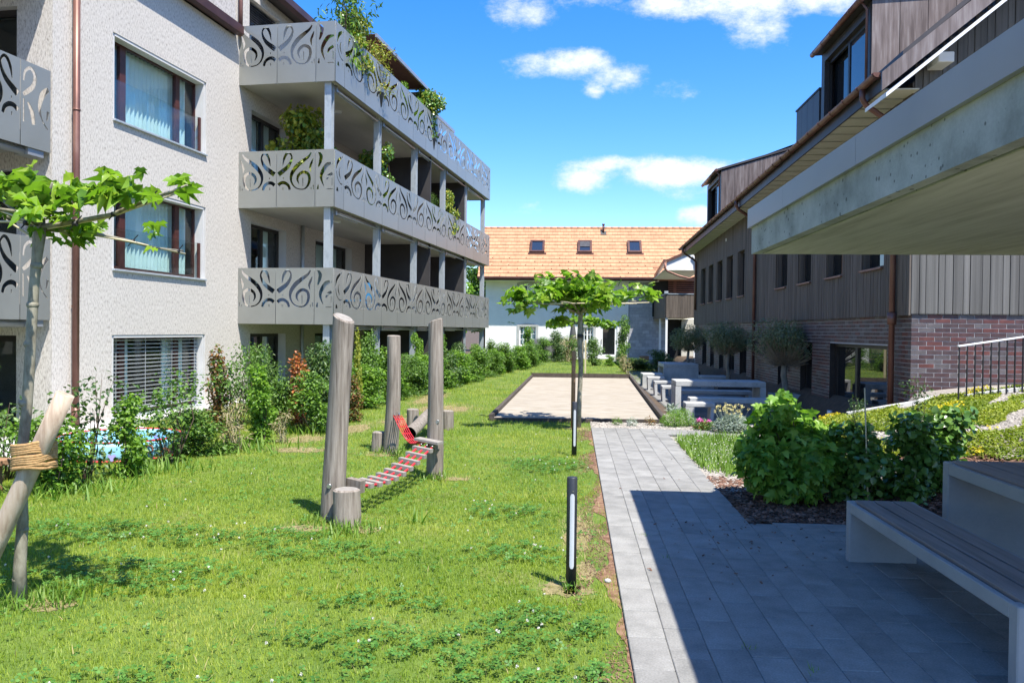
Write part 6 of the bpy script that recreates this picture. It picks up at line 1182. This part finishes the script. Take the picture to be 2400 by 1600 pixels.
# ladder of grey steps on three red ropes
A = Vector((-1.86,6.72,.285)); Bq = Vector((-1.56,8.42,.37)); dv = (Bq-A).normalized(); side = Vector((1,-.42,-.10)).normalized()
def lp(t): p = A.lerp(Bq, t); p.z -= .16*math.sin(math.pi*min(1, t*1.0))*(1-.45*t)*.75; return p
br_ = MB(); q = A-dv*.03
br_.bar(q-side*.055+Vector((-.0,0,0)), q+side*.1, .07, .105); br_.build('bracket', g['log_wood'], cf)
N_ = 9
for k in range(N_):
    t = .08+.86*k/(N_-1); p = lp(t); MB().bar(p-side*.115, p+side*.115, .055, .04).build('step', g['end_grain'], cf)
for j in (-.075, 0, .075): MB().tube([lp(t)+side*j+Vector((0,0,-.004)) for t in np.linspace(0, 1, 24)], .0115, 8).build('rope', g['rope_red'], cf)
pl = MB(); e = Bq+dv*.05
pl.bar(e-side*.14+Vector((0,0,.05)), e+side*.16+Vector((0,0,.05)), .12, .025); pl.build('ledge', g['end_grain'], cf); bb = MB().bar(e+Vector((.02,.05,.0))-side*.0, e+Vector((.10,.02,.0)), .12, .09); bb.build('bracket', g['log_wood'], cf)
for j in (-.07, 0, .07): MB().tube([e+side*j+Vector((-.015,-.03,.005)), e+side*j+Vector((0,-.07,.01)), e+side*j+Vector((.015,-.03,.005))], .01, 6).build('shackle', g['steel'], cf)
for p in ((-2.01-.012,6.62-.098,.30), (-1.50,8.62-.083,.62), (-1.46,8.62-.083,.62)): MB().tube([p, (p[0],p[1]-.012,p[2])], [.022,.018], 12).build('bolt', g['steel'], cf)
S0 = Vector((-2.26,10.16,.50)); S1 = Vector((-1.62,8.72,.40)); sd = Vector((.9,.42,0)).normalized()
def sp_(t): p = S0.lerp(S1, t); p.z -= .17*math.sin(math.pi*t)*(.6+.6*t); return p
for j in range(5): MB().tube([sp_(t)+sd*(.026*(j-2)) for t in np.linspace(0, 1, 18)], .0062, 6).build('rope', g['rope_red'], cf)
for t in np.linspace(.08, .92, 7): MB().bar(sp_(t)-sd*.055, sp_(t)+sd*.055, .012, .012).build('rope_clamp', g['rope_red'], cf)
for j in (-1, 1): MB().bar(S0+sd*.03*j+Vector((-.03,.06,.03)), S0+sd*.03*j, .02, .012).build('shackle', g['steel'], cf)

# ------------------------------------------------------------------ bollard lights along the path
def bollard(x, y, label, h=.7):
    t = thing('bollard_light', label, 'lamp', (x, y, 0), 0, 'bollard lights along the path'); MB().lathe([(0,-.05),(.033,-.05),(.033,h-.004),(.030,h),(0,h)], 24).build('post', g['bollard_metal'], t)
    m = MB(); n = 6; V = []; z0, z1, w = .13, .60, .42
    zz = [z0, z0+.006, z0+.02, z1-.02, z1-.006, z1]; ff = [.35, .75, 1, 1, .75, .35]
    for z, f in zip(zz, ff):
        for k in range(n+1): a = -math.pi/2+.08+w*f*(2*k/n-1); V.append((.0345*math.cos(a), .0345*math.sin(a), z))
    m.add(V, [(i*(n+1)+k, i*(n+1)+k+1, (i+1)*(n+1)+k+1, (i+1)*(n+1)+k) for i in range(len(zz)-1) for k in range(n)], True).build('light_strip', g['opal'], t); MB().box(.002,.012,-.036,-.031,.612,.618).build('screw', g['steel'], t)
bollard(0.0, 5.03, 'dark bollard light with white strip nearest the camera by the path'); bollard(.02, 10.34, 'dark bollard light with white strip in front of the brown tree stake')

# ------------------------------------------------------------------ paddling pool
po = thing('paddling_pool', 'round pale blue paddling pool with red rims behind the shrubs', 'paddling pool', (-5.72, 9.72, -.02)); R = .74
def ring(r, z, t, m, name): MB().lathe([(r+t*math.cos(a), z+t*math.sin(a)) for a in np.linspace(0, 2*math.pi, 13)], 48).build(name, g[m], po)
MB().lathe([(R-.045,.02),(R-.03,.02),(R,.04),(R+.022,.09),(R+.012,.14),(R+.022,.19),(R+.0,.235),(R-.03,.245),(R-.06,.235),(R-.075,.19),(R-.065,.14),(R-.075,.09),(R-.06,.04),(R-.045,.02)], 48).build('wall', g['pool_blue'], po); ring(R-.02, .245, .014, 'pool_red', 'rim'); ring(R+.004, .03, .012, 'pool_red', 'rim')
MB().lathe([(0,.03),(R-.05,.03)], 48).build('floor', g['pool_blue'], po)
rn = random.Random(4)
for k in range(22):
    a = -math.pi/2+ (k-10.5)*.27; m = ('pool_brown', 'pool_lime', 'pool_violet', 'pool_yellow', 'pool_brown')[k % 5]; c = Vector(((R+.024)*math.cos(a), (R+.024)*math.sin(a), .12+.035*((k*7) % 3-1))); tx = Vector((-math.sin(a), math.cos(a), 0)); s = MB(); no_ = Vector((math.cos(a), math.sin(a), 0))*.004; r0 = .05+.02*rn.random()
    if m == 'pool_brown': V = [c+no_+(tx*math.cos(w)+Vector((0,0,math.sin(w))))*q for q in (r0, r0*.66) for w in np.linspace(0, 6.283, 20, endpoint=False)]; s.add(V, [(i, (i+1) % 20, 20+(i+1) % 20, 20+i) for i in range(20)])
    else: s.add([c+no_+(tx*math.cos(w)+Vector((0,0,math.sin(w))))*r0*(.7+.25*math.sin(3*w)) for w in np.linspace(0, 6.283, 18, endpoint=False)], [tuple(range(18))])
    s.build('print', g[m], po)
for k in range(14):
    a = math.pi/2+(k-6.5)*.33; c = Vector(((R-.082)*math.cos(a), (R-.082)*math.sin(a), .15)); tx = Vector((-math.sin(a), math.cos(a), 0)); no_ = -Vector((math.cos(a), math.sin(a), 0))*.004; MB().add([c+no_+(tx*math.cos(w)+Vector((0,0,math.sin(w))))*.04*(.7+.3*math.cos(5*w)) for w in np.linspace(0, 6.283, 20, endpoint=False)], [tuple(range(20))]).build('print', g[('pool_violet', 'planter_grey')[k % 2]], po)
# rough wooden seat at the far left
ls = thing('wooden_seat', 'rough brown plank seat at the left edge behind the plane tree', 'bench', (-5.95, 7.35, 0), rad(-8))
for k in range(3): MB().box(-.6,.42,-.2+.135*k+.004,-.2+.135*(k+1)-.004,.24,.30,.008).build('plank', g['log_brown'], ls)
for x in (-.4,.25): MB().box(x-.09,x+.09,-.15,.15,-.02,.24,.01).build('leg', g['log_brown'], ls)
# covered things before the far house
pa = thing('closed_parasol', 'closed dark parasol standing behind the plane tree trunk before the white house', 'parasol', (-.06, 42.6, 0)); MB().lathe([(.0,2.35),(.03,2.3),(.13,1.7),(.2,1.2),(.26,.75),(.2,.7),(0,.72)], 12).build('cover', g['cover_dark'], pa); MB().tube([(0,0,0),(0,0,2.4)], .03, 8).build('pole', g['steel'], pa)
def tarp(name, label, x, y, w, h, m):
    t = thing(name, label, 'cover', (x, y, 0)); V = []; n = 20
    for i, (f, z) in enumerate(((1,0),(.97,.35),(.9,.65),(.7,.9),(.35,1.0),(.0,1.02))):
        for k in range(n): a = 2*math.pi*k/n; q = f*(1+.05*math.sin(4*a+i)); V.append((w*q*math.cos(a), w*.7*q*math.sin(a), h*z))
    MB().add(V, [(i*n+k, i*n+(k+1) % n, (i+1)*n+(k+1) % n, (i+1)*n+k) for i in range(5) for k in range(n)], True).build('sheet', g[m], t)
tarp('garden_cover', 'dark dome shaped garden cover behind the far hedge shrubs', -1.75, 42.6, .75, 1.15, 'cover_dark'); tarp('garden_cover', 'olive dome shaped garden cover beside the closed parasol', -.72, 43.2, .85, 1.15, 'cover_olive')
wb = thing('terracotta_bowl', 'small wooden tub at the foot of the grey block wall', 'pot', (3.75, 43, 0)); MB().lathe([(.0,0),(.2,0),(.27,.3),(.24,.31),(.2,.25),(0,.25)], 14).build('bowl', g['log_brown'], wb)
# stones by the path edge
for i, (x, y, r, lab) in enumerate(((.235, 5.15, .022, 'white pebble at the path edge beside the nearest bollard light'), (-1.93, 6.42, .03, 'white pebble between the tallest log post and its stump'), (1.62, 14.0, .06, 'small pale rock beside the round cushion plant'), (.98, 13.9, .05, 'small pale rock among the seedlings on the stones'))):
    rn = random.Random(i); V = []; n = 9
    for j in range(5):
        f = math.sin(math.pi*(j+.5)/5)
        for k in range(n): a = 2*math.pi*k/n; q = r*f*rn.uniform(.85, 1.15); V.append((q*math.cos(a), q*.8*math.sin(a), r*.7*(1-math.cos(math.pi*(j+.5)/5))))
    mb = MB().add(V, [(i_*n+k, i_*n+(k+1) % n, (i_+1)*n+(k+1) % n, (i_+1)*n+k) for i_ in range(4) for k in range(n)], True); mb.f.append(tuple(range(4*n, 5*n))); mb.sm.append(True); tag(mb.build('rock', g['white_stone'], None, (x, y, 0)), lab, 'stone')
